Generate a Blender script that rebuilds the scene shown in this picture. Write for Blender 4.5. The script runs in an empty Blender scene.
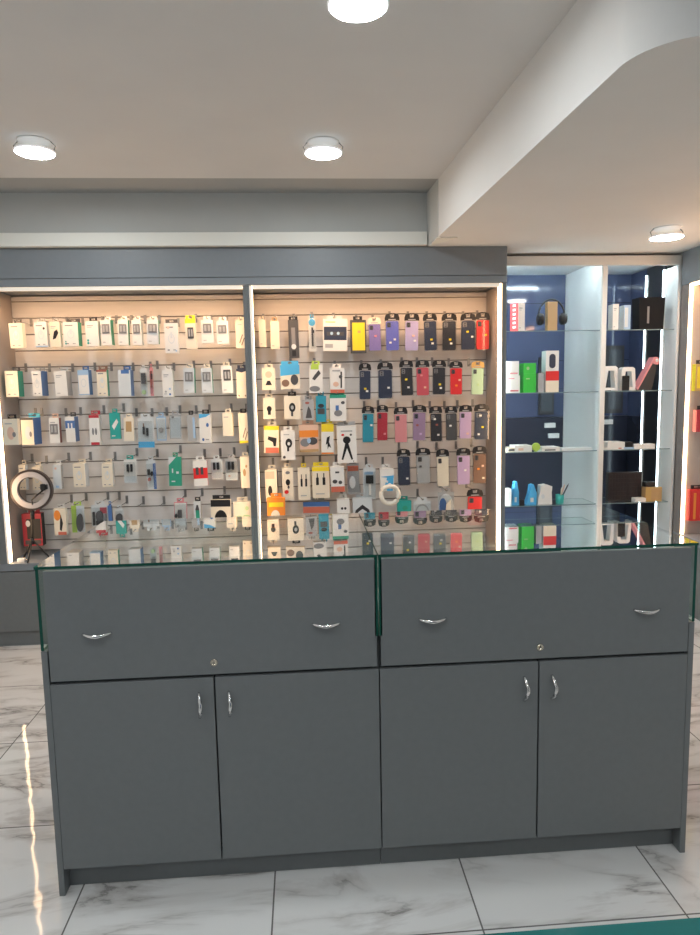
import bpy, bmesh, math, random
from mathutils import Vector, Matrix
random.seed(7)
S = bpy.context.scene
COL = S.collection
PI = math.pi

# ------------------------------------------------------------------ camera (solved from the room's edges, tiles and counter)
YAW, PITCH, ROLL, FPX, CAMH = 0.06896, 0.11594, -0.01967, 661.16, 1.5317
fw = Vector((math.sin(YAW)*math.cos(PITCH), math.cos(YAW)*math.cos(PITCH), -math.sin(PITCH)))
r0 = Vector((math.cos(YAW), -math.sin(YAW), 0)); u0 = r0.cross(fw)
rt = math.cos(ROLL)*r0 + math.sin(ROLL)*u0
up = -math.sin(ROLL)*r0 + math.cos(ROLL)*u0
CAM = Vector((0, 0, CAMH))
cd = bpy.data.cameras.new('camera'); cam = bpy.data.objects.new('camera', cd); COL.objects.link(cam)
cam.matrix_world = Matrix(((rt.x, up.x, -fw.x, 0), (rt.y, up.y, -fw.y, 0), (rt.z, up.z, -fw.z, CAMH), (0, 0, 0, 1)))
cd.sensor_fit = 'VERTICAL'; cd.sensor_height = 24.0; cd.lens = FPX*24.0/935.0
cd.clip_start = 0.05; cd.clip_end = 60
S.camera = cam

def at(u, v, Y):
    """where the sight line through photo point (u, v) meets the plane y = Y: (x, z)"""
    d = (u-350)/FPX*rt - (v-467.5)/FPX*up + fw
    t = Y/d.y
    p = CAM + d*t
    return p.x, p.z

# ------------------------------------------------------------------ materials
MATS = {}
def pmat(name, col, rough=0.5, metal=0.0, spec=0.5, emit=None, strength=0.0, coat=0.0):
    if name in MATS: return MATS[name]
    m = bpy.data.materials.new(name); m.use_nodes = True
    b = m.node_tree.nodes['Principled BSDF']
    b.inputs['Base Color'].default_value = (*col, 1); b.inputs['Roughness'].default_value = rough
    b.inputs['Metallic'].default_value = metal; b.inputs['Specular IOR Level'].default_value = spec
    b.inputs['Coat Weight'].default_value = coat
    if emit:
        b.inputs['Emission Color'].default_value = (*emit, 1); b.inputs['Emission Strength'].default_value = strength
    MATS[name] = m
    return m
def noisy(name, c1, c2, scale=8.0, rough=0.6, bump=0.0, stretch=(1, 1, 1), spec=0.5):
    if name in MATS: return MATS[name]
    m = pmat(name, c1, rough, spec=spec); nt = m.node_tree; b = nt.nodes['Principled BSDF']
    tc = nt.nodes.new('ShaderNodeTexCoord'); mp = nt.nodes.new('ShaderNodeMapping'); mp.inputs['Scale'].default_value = stretch
    n = nt.nodes.new('ShaderNodeTexNoise'); n.inputs['Scale'].default_value = scale; n.inputs['Detail'].default_value = 5
    rp = nt.nodes.new('ShaderNodeValToRGB'); rp.color_ramp.elements[0].color = (*c1, 1); rp.color_ramp.elements[1].color = (*c2, 1)
    rp.color_ramp.elements[0].position = .3; rp.color_ramp.elements[1].position = .7
    L = nt.links.new
    L(tc.outputs['Object'], mp.inputs['Vector']); L(mp.outputs['Vector'], n.inputs['Vector'])
    L(n.outputs['Fac'], rp.inputs['Fac']); L(rp.outputs['Color'], b.inputs['Base Color'])
    if bump:
        bp = nt.nodes.new('ShaderNodeBump'); bp.inputs['Strength'].default_value = bump; bp.inputs['Distance'].default_value = .002
        L(n.outputs['Fac'], bp.inputs['Height']); L(bp.outputs['Normal'], b.inputs['Normal'])
    return m

def clear_mat(name, tint, boost=1.8, rough=0.0, ior=1.5):
    """thin clear glass or film: looks straight through, mirrors by Fresnel on the outer side"""
    if name in MATS: return MATS[name]
    m = bpy.data.materials.new(name); m.use_nodes = True; nt = m.node_tree; nt.nodes.clear(); N = nt.nodes.new; L = nt.links.new
    out = N('ShaderNodeOutputMaterial'); mix = N('ShaderNodeMixShader'); tr = N('ShaderNodeBsdfTransparent'); gl = N('ShaderNodeBsdfGlossy')
    tr.inputs['Color'].default_value = (*tint, 1); gl.inputs['Roughness'].default_value = rough; gl.inputs['Color'].default_value = (1, 1, 1, 1)
    fr = N('ShaderNodeFresnel'); fr.inputs['IOR'].default_value = ior
    ge = N('ShaderNodeNewGeometry'); inv = N('ShaderNodeMath'); inv.operation = 'SUBTRACT'; inv.inputs[0].default_value = 1
    mu = N('ShaderNodeMath'); mu.operation = 'MULTIPLY'; mu.use_clamp = True; mb = N('ShaderNodeMath'); mb.operation = 'MULTIPLY'; mb.inputs[1].default_value = boost
    L(ge.outputs['Backfacing'], inv.inputs[1]); L(fr.outputs['Fac'], mb.inputs[0]); L(mb.outputs[0], mu.inputs[0]); L(inv.outputs[0], mu.inputs[1])
    L(mu.outputs[0], mix.inputs['Fac']); L(tr.outputs[0], mix.inputs[1]); L(gl.outputs[0], mix.inputs[2]); L(mix.outputs[0], out.inputs['Surface'])
    MATS[name] = m
    return m

def floor_mat():
    m = pmat('marble_tile', (.7, .7, .68), 0.035); nt = m.node_tree; N = nt.nodes.new; L = nt.links.new; b = nt.nodes['Principled BSDF']
    ge = N('ShaderNodeNewGeometry'); sx = N('ShaderNodeSeparateXYZ'); L(ge.outputs['Position'], sx.inputs[0])
    def math_(op, a, bb=None, clamp=False):
        n = N('ShaderNodeMath'); n.operation = op; n.use_clamp = clamp
        for i, v in enumerate((a, bb)):
            if v is None: continue
            if isinstance(v, (int, float)): n.inputs[i].default_value = v
            else: L(v, n.inputs[i])
        return n.outputs[0]
    tx = math_('DIVIDE', math_('ADD', sx.outputs['X'], 0.730+6.0), .6); ty = math_('DIVIDE', math_('ADD', sx.outputs['Y'], -2.287+6.0), .6)
    fx, fy = math_('FRACT', tx), math_('FRACT', ty); ix, iy = math_('FLOOR', tx), math_('FLOOR', ty)
    ex = math_('MINIMUM', fx, math_('SUBTRACT', 1.0, fx)); ey = math_('MINIMUM', fy, math_('SUBTRACT', 1.0, fy))
    grout = math_('LESS_THAN', math_('MINIMUM', ex, ey), 0.0042)
    off = N('ShaderNodeCombineXYZ'); L(math_('MULTIPLY', ix, 3.71), off.inputs[0]); L(math_('MULTIPLY', iy, 5.13), off.inputs[1]); L(math_('ADD', math_('MULTIPLY', ix, 1.3), math_('MULTIPLY', iy, 2.9)), off.inputs[2])
    va = N('ShaderNodeVectorMath'); va.operation = 'ADD'; L(ge.outputs['Position'], va.inputs[0]); L(off.outputs[0], va.inputs[1])
    mp = N('ShaderNodeMapping'); mp.inputs['Rotation'].default_value = (0, 0, math.radians(-38)); mp.inputs['Scale'].default_value = (.9, 3.0, 1); L(va.outputs[0], mp.inputs['Vector'])
    n1 = N('ShaderNodeTexNoise'); n1.inputs['Scale'].default_value = 1.6; n1.inputs['Detail'].default_value = 7; n1.inputs['Roughness'].default_value = .58; n1.inputs['Distortion'].default_value = .55; L(mp.outputs[0], n1.inputs['Vector'])
    vein = math_('ABSOLUTE', math_('SUBTRACT', n1.outputs['Fac'], .5))
    r1 = N('ShaderNodeValToRGB'); e = r1.color_ramp.elements; e[0].position = 0; e[0].color = (.27, .26, .25, 1); e[1].position = .085; e[1].color = (.70, .70, .69, 1)
    e2 = e.new(.016); e2.color = (.50, .485, .47, 1); L(vein, r1.inputs['Fac'])
    n2 = N('ShaderNodeTexNoise'); n2.inputs['Scale'].default_value = 1.9; n2.inputs['Detail'].default_value = 3; L(mp.outputs[0], n2.inputs['Vector'])
    r2 = N('ShaderNodeValToRGB'); f = r2.color_ramp.elements; f[0].position = .35; f[0].color = (.0, .0, .0, 1); f[1].position = .62; f[1].color = (1, 1, 1, 1); L(n2.outputs['Fac'], r2.inputs['Fac'])
    mx = N('ShaderNodeMix'); mx.data_type = 'RGBA'; mx.inputs[6].default_value = (.70, .70, .69, 1); L(r2.outputs['Color'], mx.inputs[0]); L(r1.outputs['Color'], mx.inputs[7])
    mg = N('ShaderNodeMix'); mg.data_type = 'RGBA'; mg.inputs[7].default_value = (.16, .155, .15, 1); L(grout, mg.inputs[0]); L(mx.outputs[2], mg.inputs[6])
    L(mg.outputs[2], b.inputs['Base Color'])
    n3 = N('ShaderNodeTexNoise'); n3.inputs['Scale'].default_value = 9; n3.inputs['Detail'].default_value = 1; L(ge.outputs['Position'], n3.inputs['Vector'])
    bp = N('ShaderNodeBump'); bp.inputs['Strength'].default_value = .16; bp.inputs['Distance'].default_value = .004; L(n3.outputs['Fac'], bp.inputs['Height']); L(bp.outputs['Normal'], b.inputs['Normal'])
    return m

GREY = noisy('grey_laminate', (.158, .172, .177), (.168, .182, .187), 40, .42)
GREYU = noisy('blue_grey_laminate', (.215, .240, .265), (.225, .250, .275), 40, .45)
DARKGAP = pmat('dark_gap', (.02, .022, .024), .7)
PAINT = noisy('ceiling_paint', (.75, .75, .75), (.78, .78, .775), 3, .85)
BULK = noisy('bulkhead_paint', (.79, .785, .77), (.82, .815, .80), 3, .8)
NICHE = noisy('niche_grey', (.54, .56, .55), (.60, .62, .61), 2, .85)
NICHEC = noisy('niche_ceiling_grey', (.40, .41, .41), (.43, .44, .44), 2, .85)  # darker grey for the ceiling past the niche's front line
PELM = pmat('pelmet_paint', (.86, .86, .80), .6)
SLAT = noisy('slat_board', (.70, .685, .67), (.75, .735, .72), 3, .5, stretch=(1, 1, 14))
SLATG = pmat('slat_groove', (.22, .20, .18), .5)
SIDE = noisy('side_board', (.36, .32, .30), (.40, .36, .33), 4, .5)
CHROME = pmat('chrome', (.80, .80, .80), .16, 1)
STEEL = pmat('hook_steel', (.30, .30, .30), .35, .8)
GLASS = clear_mat('counter_glass', (.88, .945, .92), 2.3)
GLASS2 = clear_mat('counter_side_glass', (.88, .945, .92), .8, .22)
SHELF = clear_mat('shelf_glass', (.90, .955, .945), 1.6)
FILM = clear_mat('clear_film', (.93, .94, .94), 1.2, .12)
EDGE = pmat('glass_edge_green', (.006, .070, .050), .35, spec=.25)
SEDGE = pmat('shelf_edge', (.20, .27, .28), .15)
WARM = pmat('led_warm', (.9, .8, .7), .5, emit=(1, .66, .38), strength=11.5)
WARMTOP = pmat('led_warm_top', (.9, .8, .7), .5, emit=(1, .55, .26), strength=50)
PROFILE = pmat('led_profile', (.80, .76, .70), .5, emit=(1, .82, .62), strength=.35)  # faint glow added so the strip's front lip comes out brighter
COOL = pmat('led_cool', (.9, .9, .9), .5, emit=(.72, .92, 1), strength=8)
COOLV = pmat('led_cool_side', (.9, .9, .9), .5, emit=(.78, .95, 1), strength=30)
COOLH = pmat('led_cool_hidden', (.9, .9, .9), .5, emit=(.78, .95, 1), strength=55)
LAMP = pmat('lamp_diffuser', (.9, .9, .9), .5, emit=(.94, .985, 1), strength=108)
LAMPSIDE = pmat('lamp_body', (.85, .87, .87), .5, emit=(.94, .985, 1), strength=.5)
WHITE = pmat('white_plastic', (.80, .80, .79), .4)
BLACK = pmat('black_plastic', (.015, .015, .016), .4)
FRAMEW = pmat('white_frame', (.78, .76, .72), .45)
PANELW = pmat('white_panel', (.80, .82, .82), .35)
MIRROR = pmat('blue_tinted_mirror', (.36, .42, .58), .03, 1.0)
NAVY = pmat('navy_panel', (.03, .04, .09), .3)

C = dict(white=(.80, .79, .76), cream=(.82, .74, .60), pale=(.66, .70, .72), grey=(.40, .41, .42), dark=(.03, .03, .035), black=(.012, .012, .014), navy=(.03, .04, .075),
         blue=(.07, .17, .42), sky=(.08, .42, .75), cyan=(.12, .62, .78), lblue=(.35, .52, .72), green=(.03, .33, .22), teal=(.03, .38, .34), lime=(.45, .65, .10), red=(.72, .03, .03),
         crimson=(.45, .03, .05), rose=(.62, .10, .13), pink=(.72, .28, .30), orange=(.85, .27, .04), yellow=(.85, .66, .03), gold=(.55, .36, .12), purple=(.25, .20, .50), violet=(.13, .15, .55),
         lav=(.46, .42, .72), lilac=(.58, .42, .66), mauve=(.36, .24, .38), mint=(.50, .72, .50), tealc=(.03, .30, .42), brown=(.22, .13, .09), tan=(.50, .32, .15), charcoal=(.07, .07, .075), mid=(.22, .22, .23), redbr=(.35, .10, .08), peach=(.75, .50, .38), brick=(.60, .16, .10), lgreen=(.45, .65, .35), bright=(.05, .58, .07))
def cm(c): return pmat('card_'+c, C[c], .42)

# ------------------------------------------------------------------ mesh helpers
class MB:
    """collects shapes for one mesh"""
    def __init__(s): s.bm = bmesh.new(); s.mats = []
    def mi(s, m):
        if m not in s.mats: s.mats.append(m)
        return s.mats.index(m)
    def box(s, x0, x1, y0, y1, z0, z1, m, bevel=0, faces=None):
        vs = [s.bm.verts.new((x, y, z)) for x in (x0, x1) for y in (y0, y1) for z in (z0, z1)]
        q = {'l': (0, 1, 3, 2), 'r': (4, 6, 7, 5), 'f': (0, 4, 5, 1), 'b': (2, 3, 7, 6), 'd': (0, 2, 6, 4), 't': (1, 5, 7, 3)}
        fs = []
        for k, idx in q.items():
            f = s.bm.faces.new([vs[i] for i in idx]); f.material_index = s.mi((faces or {}).get(k, m)); fs.append(f)
        if bevel:
            es = list({e for f in fs for e in f.edges})
            bmesh.ops.bevel(s.bm, geom=es, offset=bevel, segments=2, profile=.6, affect='EDGES')
        return s
    def prism(s, pts, a, b, m, axis='y', side=None):
        """extrude a 2D outline: axis 'y' -> pts are (x, z); axis 'z' -> pts are (x, y); axis 'x' -> pts are (y, z)"""
        def P(p, h): return {'y': (p[0], h, p[1]), 'z': (p[0], p[1], h), 'x': (h, p[0], p[1])}[axis]
        A = [s.bm.verts.new(P(p, a)) for p in pts]; B = [s.bm.verts.new(P(p, b)) for p in pts]
        s.bm.faces.new(A).material_index = s.mi(m); s.bm.faces.new(B[::-1]).material_index = s.mi(m)
        n = len(pts)
        for i in range(n):
            s.bm.faces.new((A[i], B[i], B[(i+1) % n], A[(i+1) % n])).material_index = s.mi(side or m)
        return s
    def poly(s, pts, m):
        s.bm.faces.new([s.bm.verts.new(p) for p in pts]).material_index = s.mi(m); return s
    def tube(s, path, r, m, n=8, closed=False):
        path = [Vector(p) for p in path]; rings = []; k = len(path)
        for i, p in enumerate(path):
            a = path[(i-1) % k] if (i or closed) else p; b = path[(i+1) % k] if (i < k-1 or closed) else p
            t = (b-a).normalized(); ref = Vector((0, 0, 1)) if abs(t.z) < .9 else Vector((1, 0, 0))
            e1 = t.cross(ref).normalized(); e2 = t.cross(e1); rr = r[i] if isinstance(r, (list, tuple)) else r
            rings.append([s.bm.verts.new(p + rr*(math.cos(2*PI*j/n)*e1 + math.sin(2*PI*j/n)*e2)) for j in range(n)])
        mi = s.mi(m)
        for i in range(k if closed else k-1):
            A, B = rings[i], rings[(i+1) % k]
            for j in range(n):
                f = s.bm.faces.new((A[j], A[(j+1) % n], B[(j+1) % n], B[j])); f.material_index = mi; f.smooth = True
        if not closed:
            s.bm.faces.new(rings[0]).material_index = mi; s.bm.faces.new(rings[-1][::-1]).material_index = mi
        return s
    def lathe(s, prof, c, m, axis='z', n=28):
        """prof: (radius, height) pairs, turned about the axis through c"""
        rings = []
        for r, h in prof:
            row = []
            for j in range(n):
                a = 2*PI*j/n; q = (r*math.cos(a), r*math.sin(a), h)
                if axis == 'y': q = (q[0], h, q[1])
                if axis == 'x': q = (h, q[0], q[1])
                row.append(s.bm.verts.new((c[0]+q[0], c[1]+q[1], c[2]+q[2])))
            rings.append(row)
        mi = s.mi(m)
        for A, B in zip(rings, rings[1:]):
            for j in range(n):
                f = s.bm.faces.new((A[j], A[(j+1) % n], B[(j+1) % n], B[j])); f.material_index = mi; f.smooth = True
        for R in (rings[0], rings[-1]): s.bm.faces.new(R).material_index = mi
        return s
    def build(s, name, parent=None, loc=None, label=None):
        bmesh.ops.recalc_face_normals(s.bm, faces=s.bm.faces) if not getattr(s, 'keep', False) else None
        me = bpy.data.meshes.new(name); s.bm.to_mesh(me); s.bm.free()
        for m in s.mats: me.materials.append(m)
        o = bpy.data.objects.new(name, me); COL.objects.link(o)
        if parent: o.parent = parent
        if loc: o.location = loc
        if label: o['label'] = label
        return o
def tag(o, label, cat, group=None):
    n = len(label.replace(',', '').split())
    assert 4 <= n <= 16, (n, label)
    o['label'] = label; o['category'] = cat
    if group: o['group'] = group
    return o
def thing(name, label, cat, loc=(0, 0, 0), group=None, rz=0):
    o = bpy.data.objects.new(name, None); COL.objects.link(o); o.empty_display_size = .05
    o.location = loc; o.rotation_euler = (0, 0, rz)
    return tag(o, label, cat, group)
def struct(mb, name): o = mb.build(name); o['kind'] = 'structure'; return o
def ell(cx, cz, rx, rz, n=18, a0=0, a1=2*PI): return [(cx+rx*math.cos(a0+(a1-a0)*i/n), cz+rz*math.sin(a0+(a1-a0)*i/n)) for i in range(n if a1-a0 > 6.28 else n+1)]
def rrect(x0, x1, z0, z1, r, n=4):
    p = []
    for cx, cz, a in ((x1-r, z0+r, -PI/2), (x1-r, z1-r, 0), (x0+r, z1-r, PI/2), (x0+r, z0+r, PI)):
        p += [(cx+r*math.cos(a+PI/2*i/n), cz+r*math.sin(a+PI/2*i/n)) for i in range(n+1)]
    return p

# ------------------------------------------------------------------ the room
ZC, ZB = 2.70, 2.387           # ceiling, underside of the bulkhead
YF = 4.08                      # front plane of the wall units
struct(MB().box(-2.7, 3.0, -3.3, 5.1, -.05, 0, floor_mat()), 'floor')
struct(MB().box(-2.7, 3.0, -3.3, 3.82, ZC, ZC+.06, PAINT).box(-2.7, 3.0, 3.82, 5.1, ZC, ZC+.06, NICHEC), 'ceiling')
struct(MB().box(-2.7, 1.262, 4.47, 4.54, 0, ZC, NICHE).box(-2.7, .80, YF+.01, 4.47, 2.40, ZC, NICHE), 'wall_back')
struct(MB().box(1.27, 3.0, 4.96, 5.04, 0, ZC, BULK), 'wall_back_alcove')
struct(MB().box(-2.78, -2.7, -3.3, 4.54, 0, ZC, BULK), 'wall_left')
struct(MB().box(3.0, 3.08, -3.3, 5.1, 0, ZC, BULK), 'wall_right')
SHUT = noisy('blue_shutter', (.10, .14, .30), (.12, .16, .33), 6, .5)
fwm = MB().box(-2.7, 3.0, -3.38, -3.3, 0, .97, NAVY)
for i in range(17): fwm.box(-2.7, 3.0, -3.38, -3.3+.012*(i % 2), .97+i*.1018, .97+(i+1)*.1018-.004, SHUT)
struct(fwm, 'wall_front')
# dropped bulkhead with a rounded corner
xb = lambda y: .79 + (3.857-y)*.045
foot = [(xb(4.46), 4.46), (xb(1.86), 1.86)]
cx, cy, rr_ = xb(1.86)+.19, 1.86, .19
foot += [(cx-rr_*math.cos(a), cy-rr_*math.sin(a)) for a in [PI/2*i/24 for i in range(1, 25)]]
foot += [(3.0, 1.55), (3.0, 4.95), (1.272, 4.95), (1.272, 4.46)]
struct(MB().prism(foot, ZB, ZC, BULK, 'z'), 'ceiling_bulkhead')
ns = MB().prism([(xb(3.82)-.004, 3.82), (xb(3.82), 3.82), (xb(4.085), 4.085), (xb(4.085)-.004, 4.085)], ZB+.002, ZC-.002, NICHE, 'z'); struct(ns, 'trim_1')  # thin grey sheet on the bulkhead's side within the niche
struct(MB().box(-2.7, xb(YF)-.012, YF-.045, YF+.01, ZB+.002, ZB+.078, PELM, .003), 'trim_2')
struct(MB().prism([(.785, 3.83), (.90, 3.83), (.785, 4.03)], ZB-.006, ZB, PELM, 'z'), 'trim_3')  # thin pale triangle under the bulkhead's end

# ------------------------------------------------------------------ round ceiling lamps
def lamp(x, y, zc, label):
    t = thing('ceiling_lamp', label, 'ceiling lamp', (x, y, zc), 'round ceiling lamps')
    MB().lathe([(.060, -.003), (.074, -.004), (.076, 0)], (0, 0, 0), WHITE, n=36).build('ceiling_ring', t)
    MB().lathe([(.088, -.053), (.090, -.051), (.090, -.046), (.060, -.043)], (0, 0, 0), LAMPSIDE, n=36).build('housing', t)
    MB().lathe([(.070, -.0555), (.084, -.0535), (.085, -.052)], (0, 0, 0), LAMP, n=36).build('diffuser', t)
    for sx in (-1, 1):
        MB().tube([(sx*.075, 0, -.003), (sx*.094, 0, -.022), (sx*.084, 0, -.045)], .0022, STEEL, 6).build('spring_clip', t)
lamp(-1.20, 3.289, ZC, 'round lit lamp on the ceiling above the left slatwall bay')
lamp(.129, 3.28, ZC, 'round lit lamp on the ceiling above the centre slatwall bay')
lamp(.193, 2.069, ZC, 'round lit ceiling lamp cut off by the top edge of the photo')
lamp(2.028, 3.638, ZB, 'round lit lamp under the lowered bulkhead near the glass cabinet')
for i, (x, y, w) in enumerate(((-1.25, 2.07, 'beside the counter'), (.17, .75, 'over the shop aisle'), (-1.25, .75, 'over the aisle by the wall'), (.17, -.6, 'behind the viewer'), (-1.25, -.6, 'behind the viewer by the wall'), (1.7, .5, 'over the near counter'), (1.7, -1.0, 'near the shutter'), (-.5, -2.0, 'in front of the shutter'))):
    lamp(x, y, ZC, 'round lit ceiling lamp ' + w)

# ------------------------------------------------------------------ counters
def counter(x0, x1, name_label, outer):
    y0, y1, H = 1.933, 2.612, 1.042
    t = thing('display_counter', name_label, 'display counter', (x0, y0, 0), 'glass topped display counters')
    W, D = x1-x0, y1-y0; T = .018
    la = 0 if outer == 'l' else .020      # the outer side panel runs flush to the front, the inner one stops behind the doors
    ra = 0 if outer == 'r' else .020
    for a, b, f in ((0, T, la), (W-T, W, ra)): MB().box(a, b, f if f == 0 else .066, D, 0, .785, GREY, .001).build('side_panel', t)
    L0 = T if outer == 'l' else 0; R0_ = W-T if outer == 'r' else W
    MB().box(L0, R0_, .045, .063, 0, .085, GREY, .001).build('kick_plate', t)
    MB().box(T, W-T, .067, D-.019, .088, .106, GREY).build('bottom_board', t)
    MB().box(T, W-T, .020, D-.019, .655, .683, DARKGAP).build('middle_board', t)
    MB().box(T, W-T, D-.018, D-.002, .0, .70, GREY).build('rear_panel', t)
    mid = W/2
    for k, (a, b) in enumerate(((L0+.001, mid-.0025), (mid+.0025, R0_-.001))):
        d = MB().box(a, b, 0.0, .018, .088, .680, GREY, .0012).build('door', t)
        hx = (mid-.047) if k == 0 else (mid+.042)
        z0, z1 = .558, .632
        path = [(hx, -.001, z1)] + [(hx+.006*math.sin(PI*i/8), -.004-.020*math.sin(PI*i/8), z1+(z0-z1)*i/8) for i in range(9)] + [(hx, -.001, z0)]
        MB().tube(path, [.0045]*2+[.0050, .0055, .006, .006, .006, .0055, .005]+[.0045]*2, CHROME, 10).build('handle', d, label='bowed chrome door handle')
    dr = MB().box(.022 if outer == 'l' else .005, W-(.020 if outer == 'r' else .005), 0.0, .018, .690, 1.026, GREY, .0012).build('drawer', t)
    MB().box(.03, W-.03, .03, D-.05, .735, .742, pmat('drawer_felt', (.20, .22, .22), .9)).box(.03, .036, .03, D-.05, .742, .80, GREY).box(W-.036, W-.03, .03, D-.05, .742, .80, GREY).build('tray', dr)
    for hx in (.165*W, .842*W):
        path = [(hx-.040, -.001, .834)] + [(hx-.040+.08*i/8, -.004-.016*math.sin(PI*i/8), .834-.004*math.sin(PI*i/8)) for i in range(9)] + [(hx+.040, -.001, .834)]
        MB().tube(path, [.0038]*2+[.0045, .0052, .0058, .006, .0058, .0052, .0045]+[.0038]*2, CHROME, 10).build('handle', dr, label='bowed chrome drawer handle')
    lk = MB().lathe([(.0115, 0), (.0115, -.003), (.0095, -.005), (.0055, -.005), (.0052, -.002)], (mid+.002, 0, .727), pmat('lock_brass', (.62, .58, .48), .25, 1), 'y', 24)
    lk.box(mid+.001, mid+.003, -.0035, -.0015, .7225, .7315, BLACK).build('lock', dr, label='small round metal key lock')
    # glass case over the drawer: thick panes with green edges
    e = {k: EDGE for k in 'lrfb'}
    MB().box(0, W-.0015, -.006, D, H-.008, H, GLASS, faces=e).build('glass_top', t)
    for a, b in ((.001, .010), (W-.010, W-.001)):
        MB().box(a, b, .0, D-.008, .787, H-.0085, GLASS2, faces={k: EDGE for k in 'fbtd'}).build('glass_side', t)
    MB().box(.011, W-.011, D-.008, D-.001, .702, H-.0085, GLASS, faces={k: EDGE for k in 'lrtd'}).build('glass_front', t)
    return t
counter(-.7903, .2105, 'grey two door counter with glass top, in front of the left slatwall bay', 'l')
counter(.2125, 1.2133, 'grey two door counter with glass top, in front of the blue glass cabinet', 'r')

# near counter whose glass edge shows at the bottom of the photo
TEALTOP = pmat('teal_glass_top', (.010, .115, .112), .06)
t = thing('near_counter', 'teal glass topped counter just showing at the bottom edge of photo', 'display counter', (.0, .02, 0))
MB().box(0, 1.3, 0, .517, 1.028, 1.04, TEALTOP, faces={k: pmat('pale_glass_edge', (.30, .60, .58), .15) for k in 'lrfb'}).build('glass_top', t)
MB().box(.02, 1.18, .02, .50, .09, 1.026, GREY).build('carcass', t)
MB().box(.05, 1.15, .05, .47, 0, .09, GREY).build('kick_plate', t)

# ------------------------------------------------------------------ wall units
LX0, LX1, MX0, MX1 = -1.825, -.328, -.301, 1.238
PX = -.3145
YS = 4.42                      # face of the slatwall
ZBASE = .52
def slat_panel(x0, x1, parent):
    mb = MB().box(x0, x1, YS+.013, YS+.022, ZBASE+.002, 2.165, SLATG)
    zs = [2.165] + [2.131-.1028*k for k in range(17) if 2.131-.1028*k > ZBASE+.03] + [ZBASE+.002]
    for a, b in zip(zs, zs[1:]):
        mb.box(x0, x1, YS, YS+.013, b+.0035, a-.0035, SLAT)
    return mb.build('slat_panel', parent)
def bay(x0, x1, xl, xr, label):
    t = thing('slatwall_bay', label, 'slatwall display', (0, 0, 0), 'lit slatwall bays')
    slat_panel(x0+.001, x1-.001, t)
    MB().box(xl, x0, YF, YS+.022, ZBASE+.002, 2.168, SIDE, faces={'f': GREY}).build('side_panel', t)
    MB().box(x1, xr, YF, YS+.022, ZBASE+.002, 2.168, SIDE, faces={'f': GREY}).build('side_panel', t)
    for k, b in (('r', (x0, x0+(.012 if x0 < -1 else .016), YF+.001, YF+.045, ZBASE+.004, 2.166)), ('l', (x1-.012, x1, YF+.001, YF+.045, ZBASE+.004, 2.166))):
        MB().box(*b, PROFILE, faces={k: WARM, 'f': GREY if k == 'l' and x1 < 0 else (WARM if k == 'l' else PROFILE)}).build('led_strip', t, label='glowing warm white led strip')
    MB().box(x0+.021, x1-.013, YF+.001, YF+.007, 2.146, 2.168, PROFILE).box(x0+.021, x1-.013, YF+.0071, YF+.034, 2.158, 2.168, PROFILE, faces={'d': WARMTOP}).build('led_strip', t, label='glowing warm white led strip')
    return t
bay(LX0, LX1, -1.90, PX-.0005, 'lit slatwall bay with pale boxed accessories, behind the left counter')
bay(MX0, MX1, PX+.0005, 1.268, 'lit slatwall bay with coloured phone cases, beside the blue glass cabinet')
fa = MB().box(-2.69, 1.268, YF-.004, YF+.03, 2.216, ZB-.001, GREYU, .0015).box(-2.69, 1.268, YF-.004, YF+.03, 2.171, 2.213, GREYU, .0015).box(-2.69, 1.268, YF+.03, YS+.02, 2.170, 2.186, GREYU)
tag(fa.build('fascia_panel'), 'long blue grey fascia panel running above both lit slatwall bays', 'fascia panel')
def base_unit(x0, x1, label):
    t = thing('base_cabinet', label, 'cabinet', (0, 0, 0), 'low grey base cabinets')
    MB().box(x0, x1, YF, YS+.03, ZBASE-.045, ZBASE, GREYU, .002).build('cabinet_top', t)
    MB().box(x0, x1, YF+.016, YS+.03, .088, ZBASE-.046, GREY).build('carcass', t)
    m = (x0+x1)/2
    for a, b in ((x0+.002, m-.002), (m+.002, x1-.002)): MB().box(a, b, YF-.002, YF+.015, .092, ZBASE-.050, GREY, .0012).build('front_panel', t)
    MB().box(x0, x1, YF+.012, YF+.028, 0, .087, GREY).build('kick_plate', t)
base_unit(-2.69, PX-.001, 'low grey cabinet under the left slatwall bay')
base_unit(PX+.001, 1.268, 'low grey cabinet under the phone case slatwall bay')

# ------------------------------------------------------------------ hanging goods
ORD = 'first second third fourth fifth sixth seventh eighth ninth tenth eleventh twelfth thirteenth fourteenth fifteenth sixteenth'.split()
# printed marks on a pack's face, in face coordinates from the bottom left
def P_win(c='charcoal'): return [('r', .16, .50, .84, .84, c), ('r', .26, .56, .44, .78, 'white'), ('r', .56, .56, .74, .78, 'white'), ('r', .15, .30, .6, .33, 'peach'), ('r', .15, .22, .75, .25, 'grey')]
P_lines = [('r', .14, .80, .62, .84, 'grey'), ('r', .14, .74, .50, .76, 'grey'), ('r', .14, .10, .40, .13, 'grey')]
P_cable = [('a', .5, .48, .24, .17, 'pale'), ('r', .44, .50, .58, .70, 'pale'), ('r', .14, .84, .66, .88, 'mid'), ('r', .18, .08, .34, .12, 'mid'), ('r', .6, .08, .8, .12, 'grey')]
P_diag = [('p', [(.35, .20), (.42, .17), (.72, .48), (.66, .52)], 'brown'), ('p', [(.55, .12), (.62, .09), (.90, .36), (.84, .40)], 'brown'), ('r', .2, .85, .6, .88, 'grey')]
P_plug2 = [('r', .22, .42, .38, .66, 'black'), ('r', .27, .66, .33, .80, 'black'), ('r', .60, .42, .76, .66, 'black'), ('r', .65, .66, .71, .80, 'black'), ('r', .2, .12, .7, .15, 'grey')]
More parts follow.
